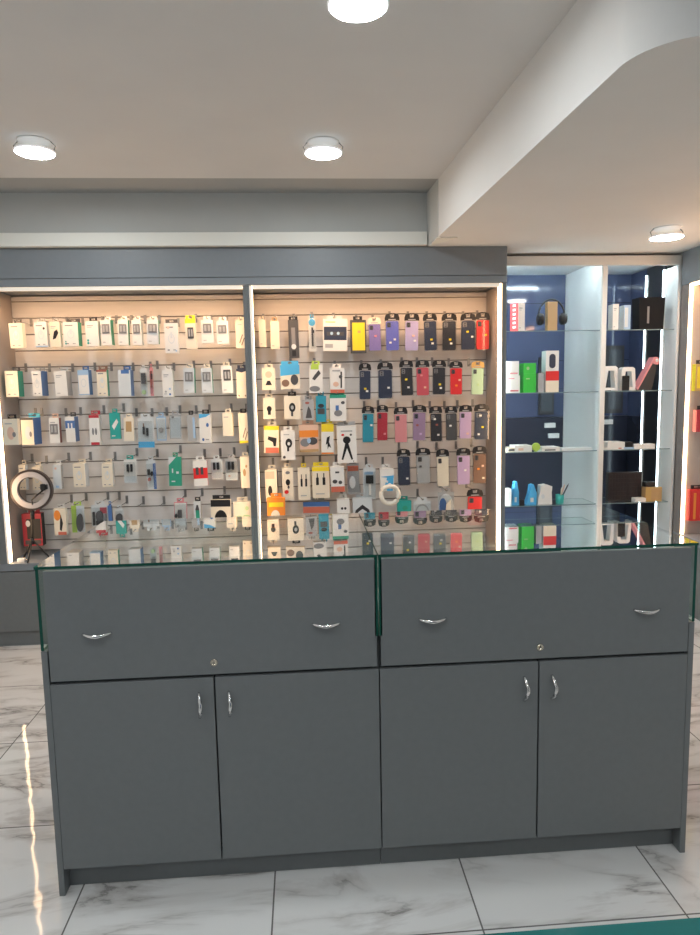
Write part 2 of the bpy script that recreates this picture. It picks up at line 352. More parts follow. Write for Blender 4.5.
P_mount = [('e', .50, .48, .20, .15, 'black'), ('r', .42, .20, .58, .42, 'black'), ('e', .5, .20, .2, .05, 'black'), ('r', .2, .82, .75, .86, 'grey')]
P_tripod = [('e', .5, .62, .20, .10, 'black'), ('p', [(.45, .6), (.55, .6), (.80, .10), (.72, .08), (.5, .40), (.28, .08), (.2, .10)], 'black'), ('r', .2, .84, .8, .88, 'grey'), ('e', .3, .76, .08, .03, 'red'), ('e', .72, .76, .06, .03, 'charcoal')]
def shape2d(sp, w, h):
    k = sp[0]
    X = lambda a: (a-.5)*w; Z = lambda a: a*h
    if k == 'r': return [(X(sp[1]), Z(sp[2])), (X(sp[3]), Z(sp[2])), (X(sp[3]), Z(sp[4])), (X(sp[1]), Z(sp[4]))]
    if k == 'e': return ell(X(sp[1]), Z(sp[2]), sp[3]*w, sp[4]*h, 16)
    if k == 'h': return ell(X(sp[1]), Z(sp[2]), sp[3]*w, sp[4]*h, 16, 0, PI)
    return [(X(a), Z(b)) for a, b in sp[1]]
def put_prints(mb, prints, w, h, y):
    for i, sp in enumerate(prints):
        yy = y-.0005-.0002*i
        if sp[0] == 'a':             # a coiled cable drawn as a ring
            o = ell((sp[1]-.5)*w, sp[2]*h, sp[3]*w, sp[4]*h, 18); n = ell((sp[1]-.5)*w, sp[2]*h, sp[3]*w*.8, sp[4]*h*.8, 18)
            for j in range(18):
                a, b = j, (j+1) % 18
                mb.poly([(o[a][0], yy, o[a][1]), (o[b][0], yy, o[b][1]), (n[b][0], yy, n[b][1]), (n[a][0], yy, n[a][1])], cm(sp[5]))
        else:
            mb.poly([(p[0], yy, p[1]) for p in shape2d(sp, w, h)], cm(sp[-1]))
def tab(w, d, h, c, parent, wide=.6, th=.026):
    """card or plastic tab with a slot that the hook passes through"""
    a = w*wide/2; s = min(.012, a*.5); z0, z1 = h, h+th
    pts = [(-a, z0), (a, z0), (a, z1-.006), (a-.006, z1), (-a+.006, z1), (-a, z1-.006)]
    mb = MB()
    mb.box(-a, -s, d-.0012, d, z0, z1, c).box(s, a, d-.0012, d, z0, z1, c).box(-s, s, d-.0012, d, z0, z0+.008, c).box(-s, s, d-.0012, d, z1-.007, z1, c)
    return mb.build('hang_tab', parent)
def carton(t, w, h, d, front, side='white', prints=(), tabc=None, window=None, wide=.6, **k):
    mb = MB().box(-w/2, w/2, 0, d, 0, h, cm(front), faces={'l': cm(side), 'r': cm(side), 'b': cm(side)})
    put_prints(mb, prints, w, h, 0)
    mb.keep = True
    mb.build('carton', t)
    tab(w, d*.5 if k.get('midtab') else d, h, cm(tabc or front), t, wide)
    if window:                         # recessed look-through window with the goods behind film
        x0, z0, x1, z1, c = window
        q = MB(); q.box((x0-.5)*w, (x1-.5)*w, -.0035, -.0006, z0*h, z1*h, cm(c)); wn = q.build('window', t)
        g = MB(); ww = (x1-x0)*w
        for cx_ in (-.22, .22): g.box(((x0+x1)/2-.5)*w+cx_*ww-.13*ww, ((x0+x1)/2-.5)*w+cx_*ww+.13*ww, -.0075, -.0038, (z0+.18*(z1-z0))*h, (z0+.82*(z1-z0))*h, cm('grey'))
        g.build('charger', wn)
def blister(t, w, h, d, front, goods=(), prints=(), tabc=None, low=None, **k):
    """printed backing card with a clear bubble in front and the goods inside"""
    mb = MB().box(-w/2, w/2, d-.002, d, 0, h, cm(front)); put_prints(mb, prints, w, h, d-.002)
    if low: mb.box(-w/2, w/2, d-.006, d-.0025, 0, h*.2, cm(low))
    mb.build('backing_card', t); tab(w, d, h, cm(tabc or front), t, .55)
    g = MB()
    for sp in goods:
        g.prism(shape2d(sp, w, h), d*.35, d*.8, cm(sp[-1]))
    if goods: g.build('contents', t)
    MB().box(-w*.45, w*.45, d*.2, d*.85, h*.08, h*.9, FILM).build('clear_bubble', t)
def phonecase(t, w, h, d, case, head='black', stickers=(), edge=None, **k):
    """phone case in a clear pack under a black header"""
    hc = h*.80
    fr = MB().box(-w/2, w/2, 0, d, 0, hc, FILM); fr.build('clear_pack', t)
    cs = MB().prism(rrect(-w*.43, w*.43, h*.02, hc*.985, w*.10), .003, d-.002, cm(case), side=cm(edge or case)).build('phone_case', t)
    cmr = MB().prism(rrect(-w*.36, -w*.10, hc*.78, hc*.94, w*.05), .0018, .003, cm('charcoal' if case not in ('navy', 'black', 'charcoal', 'dark') else 'mid'))
    for q in (.82, .895): cmr.lathe([(w*.045, .0018), (w*.045, .0006)], (-w*.23, 0, hc*q), BLACK, 'y', 12)
    cmr.build('camera_cutout', cs)
    z0, z1 = hc+.001, h
    hd = MB(); a = w*.5; s = w*.13
    hd.box(-a, a, d*.3, d*.6, z0, z0+(z1-z0)*.42, cm(head))
    for sx in (-1, 1): hd.prism([(sx*s, z0+(z1-z0)*.42), (sx*a*.98, z0+(z1-z0)*.42), (sx*a*.86, z0+(z1-z0)*.80), (sx*s*1.2, z1)][::sx], d*.3, d*.6, cm(head))
    hd.box(-s, s, d*.3, d*.6, z1-.007, z1, cm(head))
    hd.box(-a*.5, a*.5, d*.29, d*.3, z0+.004, z0+.010, cm('grey'))
    hd.build('hang_header', t)
    for sx, sz, c in stickers:
        MB().box((sx-.5)*w-.0075, (sx-.5)*w+.0075, -.0016, -.0003, sz*hc-.006, sz*hc+.006, cm(c)).build('price_sticker', t)
KIND = dict(box=carton, blister=blister, case=phonecase)

def hook(x, z, yfront, label, group):
    """steel prong with a back plate clipped to the slatwall and an upturned tip"""
    mb = MB().box(x-.008, x+.008, YS-.005, YS-.0008, z-.012, z+.042, STEEL)
    mb.tube([(x, YS-.004, z), (x, yfront+.006, z), (x, yfront-.004, z+.002), (x, yfront-.010, z+.009)], .0024, STEEL, 6)
    tag(mb.build('display_hook'), label, 'hook', group)

def hang_row(bayname, rowname, items, yoff=.23):
    lo, hi = (LX0+.014, LX1-.014) if bayname == 'left' else (MX0+.018, MX1-.014)
    for i, it in enumerate(items):
        name, kind, px, look, cat, kw = it
        k = dict(kw); d = k.pop('d', .035); y = YS-yoff-k.pop('out', 0); rz = k.pop('rz', random.uniform(-5, 5))
        x0, z1 = at(px[0], px[1], y); x1, z0 = at(px[2], px[3], y)
        xa, za = at((px[0]+px[2])/2, px[1], y); xb_, zb_ = at((px[0]+px[2])/2, px[3], y)
        sh = max(0, lo+.004-min(x0, x1)) - max(0, max(x0, x1)-hi+.004)
        if sh: rz = 0
        if 0 < abs(sh) < .034: x0 += sh; x1 += sh; xa += sh
        elif sh:      # it reaches past the opening, so it hangs in front of the post
            y = min(y, YF-.014-d); rz = 0
            x0, z1 = at(px[0], px[1], y); x1, z0 = at(px[2], px[3], y)
            xa, za = at((px[0]+px[2])/2, px[1], y); xb_, zb_ = at((px[0]+px[2])/2, px[3], y)
        w = abs(x1-x0); h = za-zb_
        where = f'{ORD[i]} from left, {rowname} row, {bayname} slatwall bay'
        t = thing(name, f'{look}, {where}', cat, (xa, y+d, zb_), f'goods on the {rowname} row of the {bayname} slatwall bay', math.radians(rz))
        n0 = set(COL.objects)
        if kind == 'case': KIND[kind](t, w, h, d, **k); zh = h-.014
        else: KIND[kind](t, w, h-.012, d, **k); zh = h-.012+.013
        for o in t.children: o.location.y = -d
        t.rotation_euler.y = math.radians(random.uniform(-1.5, 1.5))
        hook(min(max(xa, lo), hi-.010), zb_+zh, y-.004, f'steel hook holding the item {where}', f'steel hooks on the {bayname} slatwall bay')

B_, A_, CB, PH = 'accessory_box', 'accessory_pack', 'cable_pack', 'phone_case_pack'
L = 'left'
hang_row(L, 'top', [
 (B_, 'box', (8, 321, 24, 348), 'cream box with dark top', 'cable box', dict(front='cream', side='cream', prints=P_cable, tabc='charcoal', rz=-8)),
 (B_, 'box', (33, 320, 47, 347), 'white box with blue foot', 'cable box', dict(front='white', side='pale', prints=P_cable+[('e', .78, .74, .09, .05, 'dark'), ('r', 0, 0, 1, .05, 'lblue')], tabc='grey')),
 (B_, 'box', (48, 320, 60, 347), 'white box with a black oval print', 'accessory box', dict(front='cream', side='white', prints=[('p', [(.25, .30), (.55, .34), (.85, .56), (.72, .70), (.42, .62)], 'black')]+P_lines[:2], tabc='grey')),
 (B_, 'box', (62, 320, 79, 346), 'wide white box with green edge', 'charger box', dict(front='white', side='green', d=.055, prints=P_cable+[('e', .14, .10, .06, .04, 'teal'), ('e', .14, .19, .05, .035, 'teal')], tabc='charcoal', wide=.9)),
 (B_, 'box', (84, 319, 99, 346), 'white box with two green dots', 'charger box', dict(front='white', side='pale', prints=P_lines+[('e', .18, .12, .08, .05, 'teal'), ('e', .18, .23, .08, .05, 'teal')], tabc='black')),
 (B_, 'box', (100, 318, 112, 345), 'white windowed box with green side', 'charger box', dict(front='white', side='green', d=.05, window=(.14, .46, .86, .84, 'mid'), prints=P_lines[2:])),
 (B_, 'box', (116, 318, 128, 345), 'white windowed box with green side', 'charger box', dict(front='white', side='green', window=(.14, .46, .86, .84, 'mid'), prints=P_lines[2:])),
 (B_, 'box', (131, 318, 142, 345), 'narrow white windowed box', 'charger box', dict(front='white', side='pale', window=(.14, .46, .86, .84, 'mid'), prints=P_lines[2:])),
 (B_, 'box', (145, 318, 158, 344), 'pale green windowed box', 'charger box', dict(front='pale', side='green', window=(.14, .46, .86, .84, 'mid'), prints=P_lines[2:])),
 (B_, 'box', (163, 321, 178, 353), 'tall low-hanging white box', 'cable box', dict(front='white', side='pale', prints=P_cable+[('e', .82, .07, .06, .03, 'lblue'), ('e', .3, .85, .1, .04, 'peach')], tabc='charcoal', out=.03, wide=.9)),
 (B_, 'box', (184, 317, 196, 349), 'cream windowed box with yellow top', 'charger box', dict(front='cream', side='cream', window=(.2, .35, .75, .72, 'charcoal'), prints=[('r', 0, .86, 1, 1, 'yellow')], tabc='yellow', wide=.9)),
 (B_, 'box', (200, 318, 213, 343), 'white windowed box beside the yellow-topped box', 'charger box', dict(front='white', side='pale', window=(.16, .44, .84, .84, 'mid'), prints=P_lines[2:])),
 (B_, 'box', (216, 319, 229, 344), 'white windowed box with brown smudge', 'charger box', dict(front='white', side='pale', window=(.16, .46, .84, .82, 'mid'), prints=P_lines[2:])),
 (B_, 'box', (237, 319, 248, 348), 'cream box with brown diagonal cables', 'cable box', dict(front='cream', side='cream', prints=P_diag)),
])
hang_row(L, 'second', [
 (B_, 'box', (0, 369, 15, 397), 'cream box with green side', 'charger box', dict(front='cream', side='green', d=.08, prints=P_cable, tabc='charcoal')),
 (B_, 'box', (30, 369, 41, 396), 'white cable box with blue side', 'cable box', dict(front='white', side='blue', d=.11, prints=P_cable, tabc='grey')),
 (B_, 'box', (53, 369, 67, 396), 'plain white box with grey side', 'cable box', dict(front='white', side='grey', d=.09, prints=P_lines, tabc='pale')),
 (B_, 'box', (77, 368, 90, 395), 'pale blue cable box', 'cable box', dict(front='lblue', side='blue', d=.05, prints=[('r', .04, .04, .96, .80, 'white')]+P_cable[:1], tabc='blue')),
 (B_, 'box', (95, 368, 107, 396), 'cream box with green side and brown lid', 'cable box', dict(front='cream', side='green', d=.045, prints=P_cable+[('r', 0, .93, 1, 1, 'redbr')], tabc='brown', wide=.9)),
 (B_, 'box', (117, 368, 131, 396), 'white cable box with blue top', 'cable box', dict(front='pale', side='blue', d=.07, prints=[('r', .25, .86, .9, 1, 'blue')]+P_cable[:1], tabc='blue')),
 (CB, 'blister', (138, 367, 146, 396), 'clear pack with dark centre', 'cable pack', dict(front='pale', goods=[('r', .2, .45, .9, .85, 'charcoal'), ('e', .5, .14, .3, .08, 'lgreen')])),
 (CB, 'blister', (147, 366, 152, 396), 'narrow pink and black stylus pack', 'stylus pack', dict(front='pink', goods=[('r', .3, .3, .7, .9, 'redbr'), ('r', .3, .6, .9, .8, 'black')])),
 (B_, 'box', (161, 368, 173, 397), 'white box marked with small dots', 'cable box', dict(front='white', side='pale', prints=P_lines+[('e', .7, .3, .1, .04, 'lblue'), ('e', .7, .1, .1, .04, 'blue'), ('e', .3, .2, .1, .04, 'grey')], tabc='white')),
 (B_, 'box', (182, 366, 194, 393), 'pale green windowed charger box', 'charger box', dict(front='pale', side='green', d=.05, window=(.14, .46, .86, .84, 'mid'), prints=P_lines[2:], tabc='cream')),
 (B_, 'box', (200, 366, 212, 393), 'pale windowed charger box with green side', 'charger box', dict(front='pale', side='green', d=.05, window=(.14, .46, .86, .84, 'mid'), prints=P_lines[2:], tabc='cream')),
 (B_, 'box', (220, 364, 232, 393), 'white windowed charger box slightly raised', 'charger box', dict(front='white', side='green', d=.05, window=(.2, .46, .86, .86, 'charcoal'), prints=P_lines[2:], tabc='cream')),
 (B_, 'box', (239, 367, 251, 398), 'cream box with dark blue top', 'cable box', dict(front='cream', side='cream', prints=[('p', [(0, .93), (.5, .88), (1, .95), (1, 1), (0, 1)], 'navy')]+P_cable[:1]+[('e', .2, .08, .06, .03, 'brown'), ('e', .8, .08, .06, .03, 'brown')], tabc='navy', wide=.9)),
])
hang_row(L, 'third', [
 (B_, 'box', (1, 417, 18, 445), 'cream earphone box', 'earphone box', dict(front='cream', side='cream', prints=[('e', .5, .45, .25, .25, 'peach'), ('e', .72, .40, .12, .10, 'mid')]+P_lines[:1], tabc='black')),
 (B_, 'box', (20, 416, 35, 445), 'white box with bright cyan top', 'earphone box', dict(front='cream', side='blue', d=.10, prints=[('r', 0, .93, 1, 1, 'dark'), ('e', .55, .45, .25, .25, 'pale'), ('e', .75, .40, .10, .10, 'mid')], tabc='cyan', wide=.95)),
 (B_, 'box', (47, 416, 59, 443), 'grey windowed box with brown side', 'charger box', dict(front='white', side='redbr', d=.04, window=(.1, .35, .85, .76, 'mid'), prints=P_lines[:1], tabc='peach')),
 (B_, 'box', (63, 415, 74, 442), 'white and blue two plug box', 'charger box', dict(front='white', side='blue', d=.09, prints=[('r', 0, .55, 1, .85, 'blue'), ('r', .25, .5, .4, .75, 'white'), ('r', .6, .5, .75, .75, 'white')], tabc='charcoal')),
 (B_, 'box', (87, 413, 99, 445), 'white pack with red top and foot', 'cable box', dict(front='white', side='pale', d=.05, prints=[('r', 0, .90, 1, 1, 'crimson'), ('r', .1, 0, .95, .09, 'crimson'), ('e', .35, .45, .1, .12, 'mid'), ('e', .65, .45, .1, .12, 'mid')], tabc='crimson', wide=.9)),
 (A_, 'box', (108, 411, 120, 439), 'teal bag with a white cable', 'cable pack', dict(front='teal', side='teal', d=.02, prints=[('p', [(.2, .5), (.7, .78), (.85, .65), (.4, .35)], 'white'), ('r', .15, .1, .5, .14, 'white')], tabc='teal', wide=.5)),
 (B_, 'box', (122, 416, 133, 441), 'cream pack with brown window', 'charger box', dict(front='cream', side='cream', prints=[('r', .2, .4, .8, .85, 'tan')], d=.02)),
 (CB, 'blister', (135, 416, 153, 448), 'clear pack of black plugs with blue foot', 'cable pack', dict(front='pale', low='sky', d=.03, goods=[('r', .33, .45, .43, .7, 'black'), ('r', .55, .40, .66, .66, 'black'), ('r', .36, .7, .4, .82, 'brown')])),
 (CB, 'blister', (154, 415, 165, 441), 'pale blue pack with dark spot', 'cable pack', dict(front='lblue', prints=[('r', .06, .05, .94, .95, 'pale')], goods=[('e', .5, .45, .2, .1, 'mid')])),
 (CB, 'blister', (167, 413, 180, 439), 'plain clear grey pack', 'cable pack', dict(front='grey', prints=[('r', .06, .04, .94, .92, 'pale')], goods=[('e', .3, .9, .1, .04, 'mid')])),
 (CB, 'box', (186, 413, 195, 441), 'narrow grey blue box with black tab', 'cable box', dict(front='grey', side='grey', prints=[('r', .7, .1, 1, .9, 'lblue')], tabc='black', d=.03)),
 (B_, 'box', (198, 412, 211, 443), 'white box with blue corner and black tab', 'cable box', dict(front='white', side='pale', prints=[('p', [(0, .85), (.6, .9), (1, 1), (0, 1)], 'sky'), ('e', .7, .62, .12, .07, 'blue'), ('e', .3, .12, .1, .05, 'blue'), ('r', .5, .1, .8, .14, 'grey')], tabc='black')),
 (B_, 'box', (222, 411, 233, 436), 'small plain cream box', 'cable box', dict(front='cream', side='cream', prints=P_lines[:1])),
 (B_, 'box', (241, 411, 252, 443), 'cream box with yellow foot', 'cable box', dict(front='cream', side='yellow', prints=P_diag[:2]+[('r', 0, 0, 1, .08, 'yellow')], tabc='black', rz=5)),
])
hang_row(L, 'fourth', [
 (B_, 'box', (17, 463, 26, 490), 'cream box behind the ring light', 'cable box', dict(front='cream', side='pale', prints=P_cable, out=-.06)),
 (B_, 'box', (31, 465, 42, 490), 'pale box behind the ring light', 'cable box', dict(front='cream', side='cream', prints=P_cable, out=-.06)),
 (B_, 'box', (51, 463, 61, 489), 'slim grey box with blue foot', 'cable box', dict(front='pale', side='grey', prints=[('e', .35, .85, .15, .05, 'peach'), ('r', .3, .05, .7, .14, 'lblue')], tabc='white')),
 (B_, 'box', (72, 462, 86, 487), 'wide cream box', 'cable box', dict(front='cream', side='pale', d=.06, prints=P_cable)),
 (B_, 'box', (99, 462, 111, 487), 'cream box with pale side', 'cable box', dict(front='cream', side='pale', d=.07, prints=P_cable, rz=6)),
 (CB, 'blister', (121, 458, 135, 484), 'clear pack of two black plugs, green tab', 'cable pack', dict(front='white', prints=[('r', 0, 0, 1, .3, 'pale')], goods=[('r', .25, .5, .4, .8, 'black'), ('r', .55, .5, .7, .8, 'black')], tabc='teal')),
 (CB, 'blister', (144, 459, 155, 490), 'small dark plug pack with blue strip', 'cable pack', dict(front='pale', prints=[('r', .7, 0, 1, .9, 'blue')], goods=[('r', .15, .5, .4, .7, 'black'), ('e', .6, .55, .12, .08, 'black'), ('e', .3, .35, .15, .06, 'redbr')])),
 (A_, 'box', (167, 455, 181, 486), 'green bag folded at the top', 'cable pack', dict(front='green', side='green', d=.02, prints=[('p', [(0, .72), (0, 1), (.62, 1)], 'pale'), ('r', .25, .45, .35, .6, 'pale'), ('r', .6, .42, .8, .5, 'pale'), ('r', .2, .14, .5, .18, 'pale')], tabc='green', wide=.4)),
 (B_, 'box', (192, 459, 207, 486), 'red and white boxed cable', 'cable box', dict(front='white', side='red', d=.04, prints=[('r', 0, .30, 1, .72, 'red'), ('r', .18, .45, .38, .75, 'charcoal'), ('r', .52, .45, .72, .75, 'charcoal')], tabc='white')),
 (CB, 'blister', (210, 458, 222, 480), 'white pack of two black plugs', 'cable pack', dict(front='pale', prints=[('r', 0, 0, 1, .35, 'white')], goods=[('r', .2, .5, .38, .85, 'black'), ('r', .55, .5, .73, .85, 'black')])),
 (CB, 'blister', (224, 457, 237, 481), 'grey pack of two black plugs', 'cable pack', dict(front='grey', prints=[('r', 0, 0, 1, .35, 'pale'), ('e', .3, .2, .1, .05, 'peach')], goods=[('r', .22, .5, .4, .85, 'black'), ('r', .56, .5, .74, .85, 'black')])),
 (B_, 'box', (241, 455, 252, 488), 'tall cream box', 'cable box', dict(front='cream', side='cream', prints=[('e', .4, .5, .15, .12, 'tan'), ('e', .6, .7, .1, .05, 'tan')])),
])
hang_row(L, 'fifth', [
 (B_, 'box', (20, 512, 42, 546), 'red and black box behind the ring light', 'accessory box', dict(front='crimson', side='black', d=.05, prints=[('r', .22, .22, .95, .84, 'black'), ('r', .1, .05, .9, .18, 'charcoal'), ('e', .3, .7, .12, .1, 'white')], tabc='crimson', out=-.08)),
 (B_, 'box', (52, 507, 66, 535), 'orange and white box with black cable print', 'cable box', dict(front='cream', side='white', prints=[('e', .3, .75, .28, .2, 'orange'), ('p', [(.45, .2), (.6, .15), (.75, .45), (.6, .8), (.5, .5)], 'black'), ('r', .3, 0, 1, .12, 'brick')], tabc='white')),
 (A_, 'blister', (67, 505, 82, 534), 'lime green pack with a black mouse', 'mouse pack', dict(front='lime', d=.05, prints=[('r', .38, 0, 1, 1, 'pale')], goods=[('e', .68, .38, .26, .33, 'charcoal')])),
 (CB, 'blister', (88, 504, 107, 528), 'clear pack of dark cables', 'cable pack', dict(front='pale', d=.04, prints=[('r', .5, .6, .9, .9, 'rose')], goods=[('r', .12, .1, .22, .7, 'black'), ('e', .5, .5, .2, .25, 'charcoal'), ('r', .3, .1, .7, .3, 'black'), ('r', .8, .2, .9, .6, 'mid')])),
 (CB, 'box', (107, 504, 112, 523), 'thin bright blue pack', 'cable pack', dict(front='blue', side='navy', d=.02)),
 (CB, 'blister', (113, 508, 122, 525), 'pack with a dark round mount', 'phone mount pack', dict(front='pale', goods=[('e', .5, .4, .45, .32, 'charcoal')])),
 (CB, 'blister', (172, 501, 186, 522), 'pink clear pack with red foot', 'cable pack', dict(front='pink', prints=[('r', .05, .1, .95, .95, 'white'), ('r', 0, 0, 1, .12, 'brick')], goods=[('r', .3, .2, .6, .6, 'charcoal'), ('e', .15, .3, .12, .1, 'black')])),
 (A_, 'box', (193, 500, 201, 523), 'slim dark green bottle shaped pack', 'accessory pack', dict(front='pale', side='grey', prints=[('r', .25, .1, .8, .6, 'green'), ('p', [(.2, .6), (.8, .6), (.65, .85), (.4, .85)], 'charcoal')], tabc='black', wide=.8)),
 (B_, 'box', (210, 498, 231, 524), 'white box with black semicircle and black top', 'accessory box', dict(front='cream', side='white', prints=[('r', 0, .72, 1, 1, 'black'), ('h', .5, .12, .34, .46, 'black')], tabc='black', wide=.9)),
 (B_, 'box', (234, 500, 253, 524), 'cream box with light green print', 'accessory box', dict(front='cream', side='cream', prints=[('e', .3, .25, .22, .14, 'lgreen'), ('e', .7, .3, .22, .12, 'lgreen'), ('e', .75, .7, .1, .1, 'lgreen')])),
])
for u in (140, 161):
    x, z = at(u, 505, YS-.1)
    hook(x, z, YS-.14, 'empty steel hook ' + ('beside the dark round mount' if u == 140 else 'beside the pink pack with red foot') + ', fifth row, left slatwall bay', 'steel hooks on the left slatwall bay')

M = 'centre'
def case(px, look, col, st=((.55, .5, 'white'),), **k): return (PH, 'case', px, look, 'phone case', dict(case=col, stickers=st, d=.022, rz=random.uniform(-3, 3), **k))
Y2 = ((.55, .38, 'yellow'), (.62, .25, 'white'))
hang_row(M, 'top', [
 (B_, 'box', (258, 318, 266, 347), 'narrow cream box beside the post', 'cable box', dict(front='cream', side='cream', prints=P_lines[2:], out=.0, rz=2)),
 (B_, 'box', (269, 319, 279, 349), 'tall cream box', 'cable box', dict(front='cream', side='cream', prints=P_lines[2:], tabc='tan')),
 (A_, 'box', (288, 318, 299, 358), 'long black selfie stick pack', 'selfie stick pack', dict(front='charcoal', side='black', prints=[('r', .3, .35, .7, .8, 'mid'), ('e', .5, .3, .25, .07, 'pale'), ('r', .3, .05, .7, .2, 'black')], tabc='black', wide=.9)),
 (CB, 'blister', (308, 316, 316, 351), 'white strip with blue disc and black cable', 'cable pack', dict(front='white', prints=[('e', .5, .88, .48, .11, 'sky')], goods=[('r', .4, .15, .65, .72, 'charcoal'), ('e', .6, .6, .2, .06, 'black')], tabc='sky')),
 (B_, 'box', (322, 317, 347, 351), 'wide white keyboard box with dark photo', 'accessory box', dict(front='white', side='pale', d=.04, prints=[('r', .03, .34, .97, .76, 'navy'), ('r', .15, .48, .85, .60, 'charcoal'), ('e', .35, .55, .06, .05, 'lblue'), ('e', .62, .55, .06, .05, 'lblue'), ('r', .08, .1, .4, .22, 'grey'), ('r', .1, .88, .5, .93, 'lgreen')], tabc='pale', rz=1)),
 (PH, 'box', (350, 318, 366, 353), 'yellow case in clear black rimmed pack', 'phone case', dict(front='charcoal', side='black', d=.03, prints=[('r', .10, .08, .92, .92, 'yellow'), ('r', .45, .6, .65, .68, 'gold')], tabc='black', rz=2)),
 case((368, 317, 382, 351), 'purple phone case', 'purple', ((.55, .55, 'pink'),), head='cream'),
 case((385, 313, 400, 351), 'royal blue phone case with black header', 'violet', ((.65, .38, 'white'), (.35, .28, 'white'))),
 case((404, 313, 419, 351), 'lavender phone case with black header', 'lav', ((.6, .5, 'peach'), (.7, .34, 'white'))),
 case((424, 313, 438, 351), 'navy phone case beside the lavender one', 'navy', Y2),
 case((442, 313, 457, 351), 'black phone case between two navy ones', 'dark', Y2),
 case((461, 313, 476, 350), 'navy phone case beside the red one', 'navy', ((.45, .62, 'yellow'), (.75, .45, 'white'))),
 case((478, 312, 492, 350), 'bright red phone case with black header', 'red', ((.7, .5, 'yellow'),)),
], .15)
hang_row(M, 'second', [
 (B_, 'box', (261, 366, 275, 390), 'cream box with dark pedestal print', 'phone mount box', dict(front='cream', side='cream', prints=[('e', .5, .70, .25, .15, 'peach'), ('p', [(.25, .22), (.75, .22), (.6, .42), (.4, .42)], 'black')])),
 (A_, 'box', (280, 363, 300, 389), 'white pack with bright blue top', 'earphone pack', dict(front='cream', side='pale', prints=[('p', [(0, .55), (1, .62), (1, 1), (0, 1)], 'sky'), ('e', .25, .25, .2, .15, 'brown'), ('e', .72, .38, .2, .22, 'charcoal')], tabc='sky', wide=.9)),
 (B_, 'box', (308, 363, 322, 393), 'white pack with lime top and black mount', 'phone mount pack', dict(front='white', side='pale', prints=[('r', .1, .84, .7, 1, 'lime'), ('p', [(.2, .5), (.4, .45), (.85, .7), (.7, .82), (.4, .65)], 'charcoal'), ('e', .4, .15, .4, .1, 'mid')], tabc='lime')),
 (B_, 'box', (329, 366, 344, 393), 'white box with red foot and black stick', 'selfie stick box', dict(front='white', side='pale', prints=[('r', .72, .2, .82, .85, 'black'), ('e', .72, .65, .12, .07, 'charcoal'), ('r', 0, 0, 1, .14, 'brick'), ('e', .4, .35, .2, .1, 'peach'), ('r', .15, .86, .7, .92, 'grey')])),
 case((358, 363, 371, 400), 'navy phone case beside the white red-footed box', 'navy', ((.5, .38, 'yellow'), (.65, .3, 'white'))),
 case((377, 362, 393, 399), 'wide navy phone case', 'navy', ((.7, .38, 'white'),)),
 case((400, 360, 414, 396), 'dark phone case with tan edge', 'dark', ((.45, .58, 'yellow'), (.6, .3, 'white')), edge='gold'),
 case((416, 360, 430, 396), 'rose red phone case', 'rose', ((.4, .72, 'pink'), (.65, .3, 'peach'))),
 case((432, 360, 446, 395), 'black phone case between two red ones', 'dark', Y2),
 case((450, 361, 463, 395), 'bright red phone case in second row', 'red', ((.75, .55, 'peach'), (.5, .35, 'orange'))),
 case((471, 361, 484, 395), 'mint green phone case', 'mint', ((.5, .38, 'lgreen'),), head='gold'),
])
hang_row(M, 'third', [
 (B_, 'box', (262, 396, 275, 419), 'small cream box with black knob print', 'phone mount box', dict(front='cream', side='cream', prints=[('r', .38, .2, .62, .38, 'black'), ('e', .5, .48, .2, .14, 'black')])),
 (B_, 'box', (283, 394, 300, 419), 'cream box with round black mount print', 'phone mount box', dict(front='cream', side='cream', prints=[('e', .5, .5, .2, .2, 'black'), ('e', .5, .5, .09, .09, 'grey'), ('r', .42, .12, .55, .3, 'charcoal')], tabc='black', wide=.5)),
 (B_, 'box', (302, 398, 314, 420), 'dull grey box with dark figure', 'phone mount box', dict(front='grey', side='mid', prints=[('p', [(.25, .1), (.8, .1), (.7, .5), (.5, .7), (.4, .5)], 'charcoal'), ('e', .4, .85, .2, .06, 'redbr')], rz=0)),
 (B_, 'box', (315, 394, 326, 422), 'deep blue box with black print', 'phone mount box', dict(front='tealc', side='navy', prints=[('r', .15, .3, .85, .52, 'charcoal'), ('e', .5, .62, .3, .08, 'dark')], tabc='tealc', rz=0)),
 (B_, 'box', (329, 393, 346, 421), 'white box with dark green top', 'phone mount box', dict(front='white', side='lgreen', prints=[('r', 0, .88, 1, 1, 'green'), ('r', .35, .25, .55, .6, 'blue'), ('e', .5, .3, .25, .12, 'mid'), ('e', .8, .7, .12, .06, 'charcoal')], tabc='green', wide=.9)),
 case((361, 406, 374, 443), 'teal blue phone case', 'tealc', ((.75, .6, 'white'),)),
 case((376, 405, 388, 441), 'crimson phone case', 'crimson', ((.7, .25, 'pink'),)),
 case((394, 407, 408, 443), 'pink phone case', 'pink', ()),
 case((412, 405, 426, 441), 'mauve phone case', 'mauve', ((.35, .55, 'redbr'), (.6, .25, 'lilac'))),
 case((430, 406, 443, 442), 'dark phone case with gold rim', 'dark', ((.4, .8, 'white'), (.55, .6, 'redbr'), (.65, .25, 'white')), edge='gold'),
 case((446, 406, 458, 441), 'charcoal phone case with one white sticker', 'charcoal', ((.4, .55, 'white'),)),
 case((459, 405, 472, 439), 'lilac phone case', 'lilac', ((.65, .2, 'peach'),)),
 case((474, 404, 489, 440), 'dark slate phone case at the right end', 'navy', ((.4, .85, 'white'), (.55, .45, 'yellow'), (.3, .2, 'white'))),
])
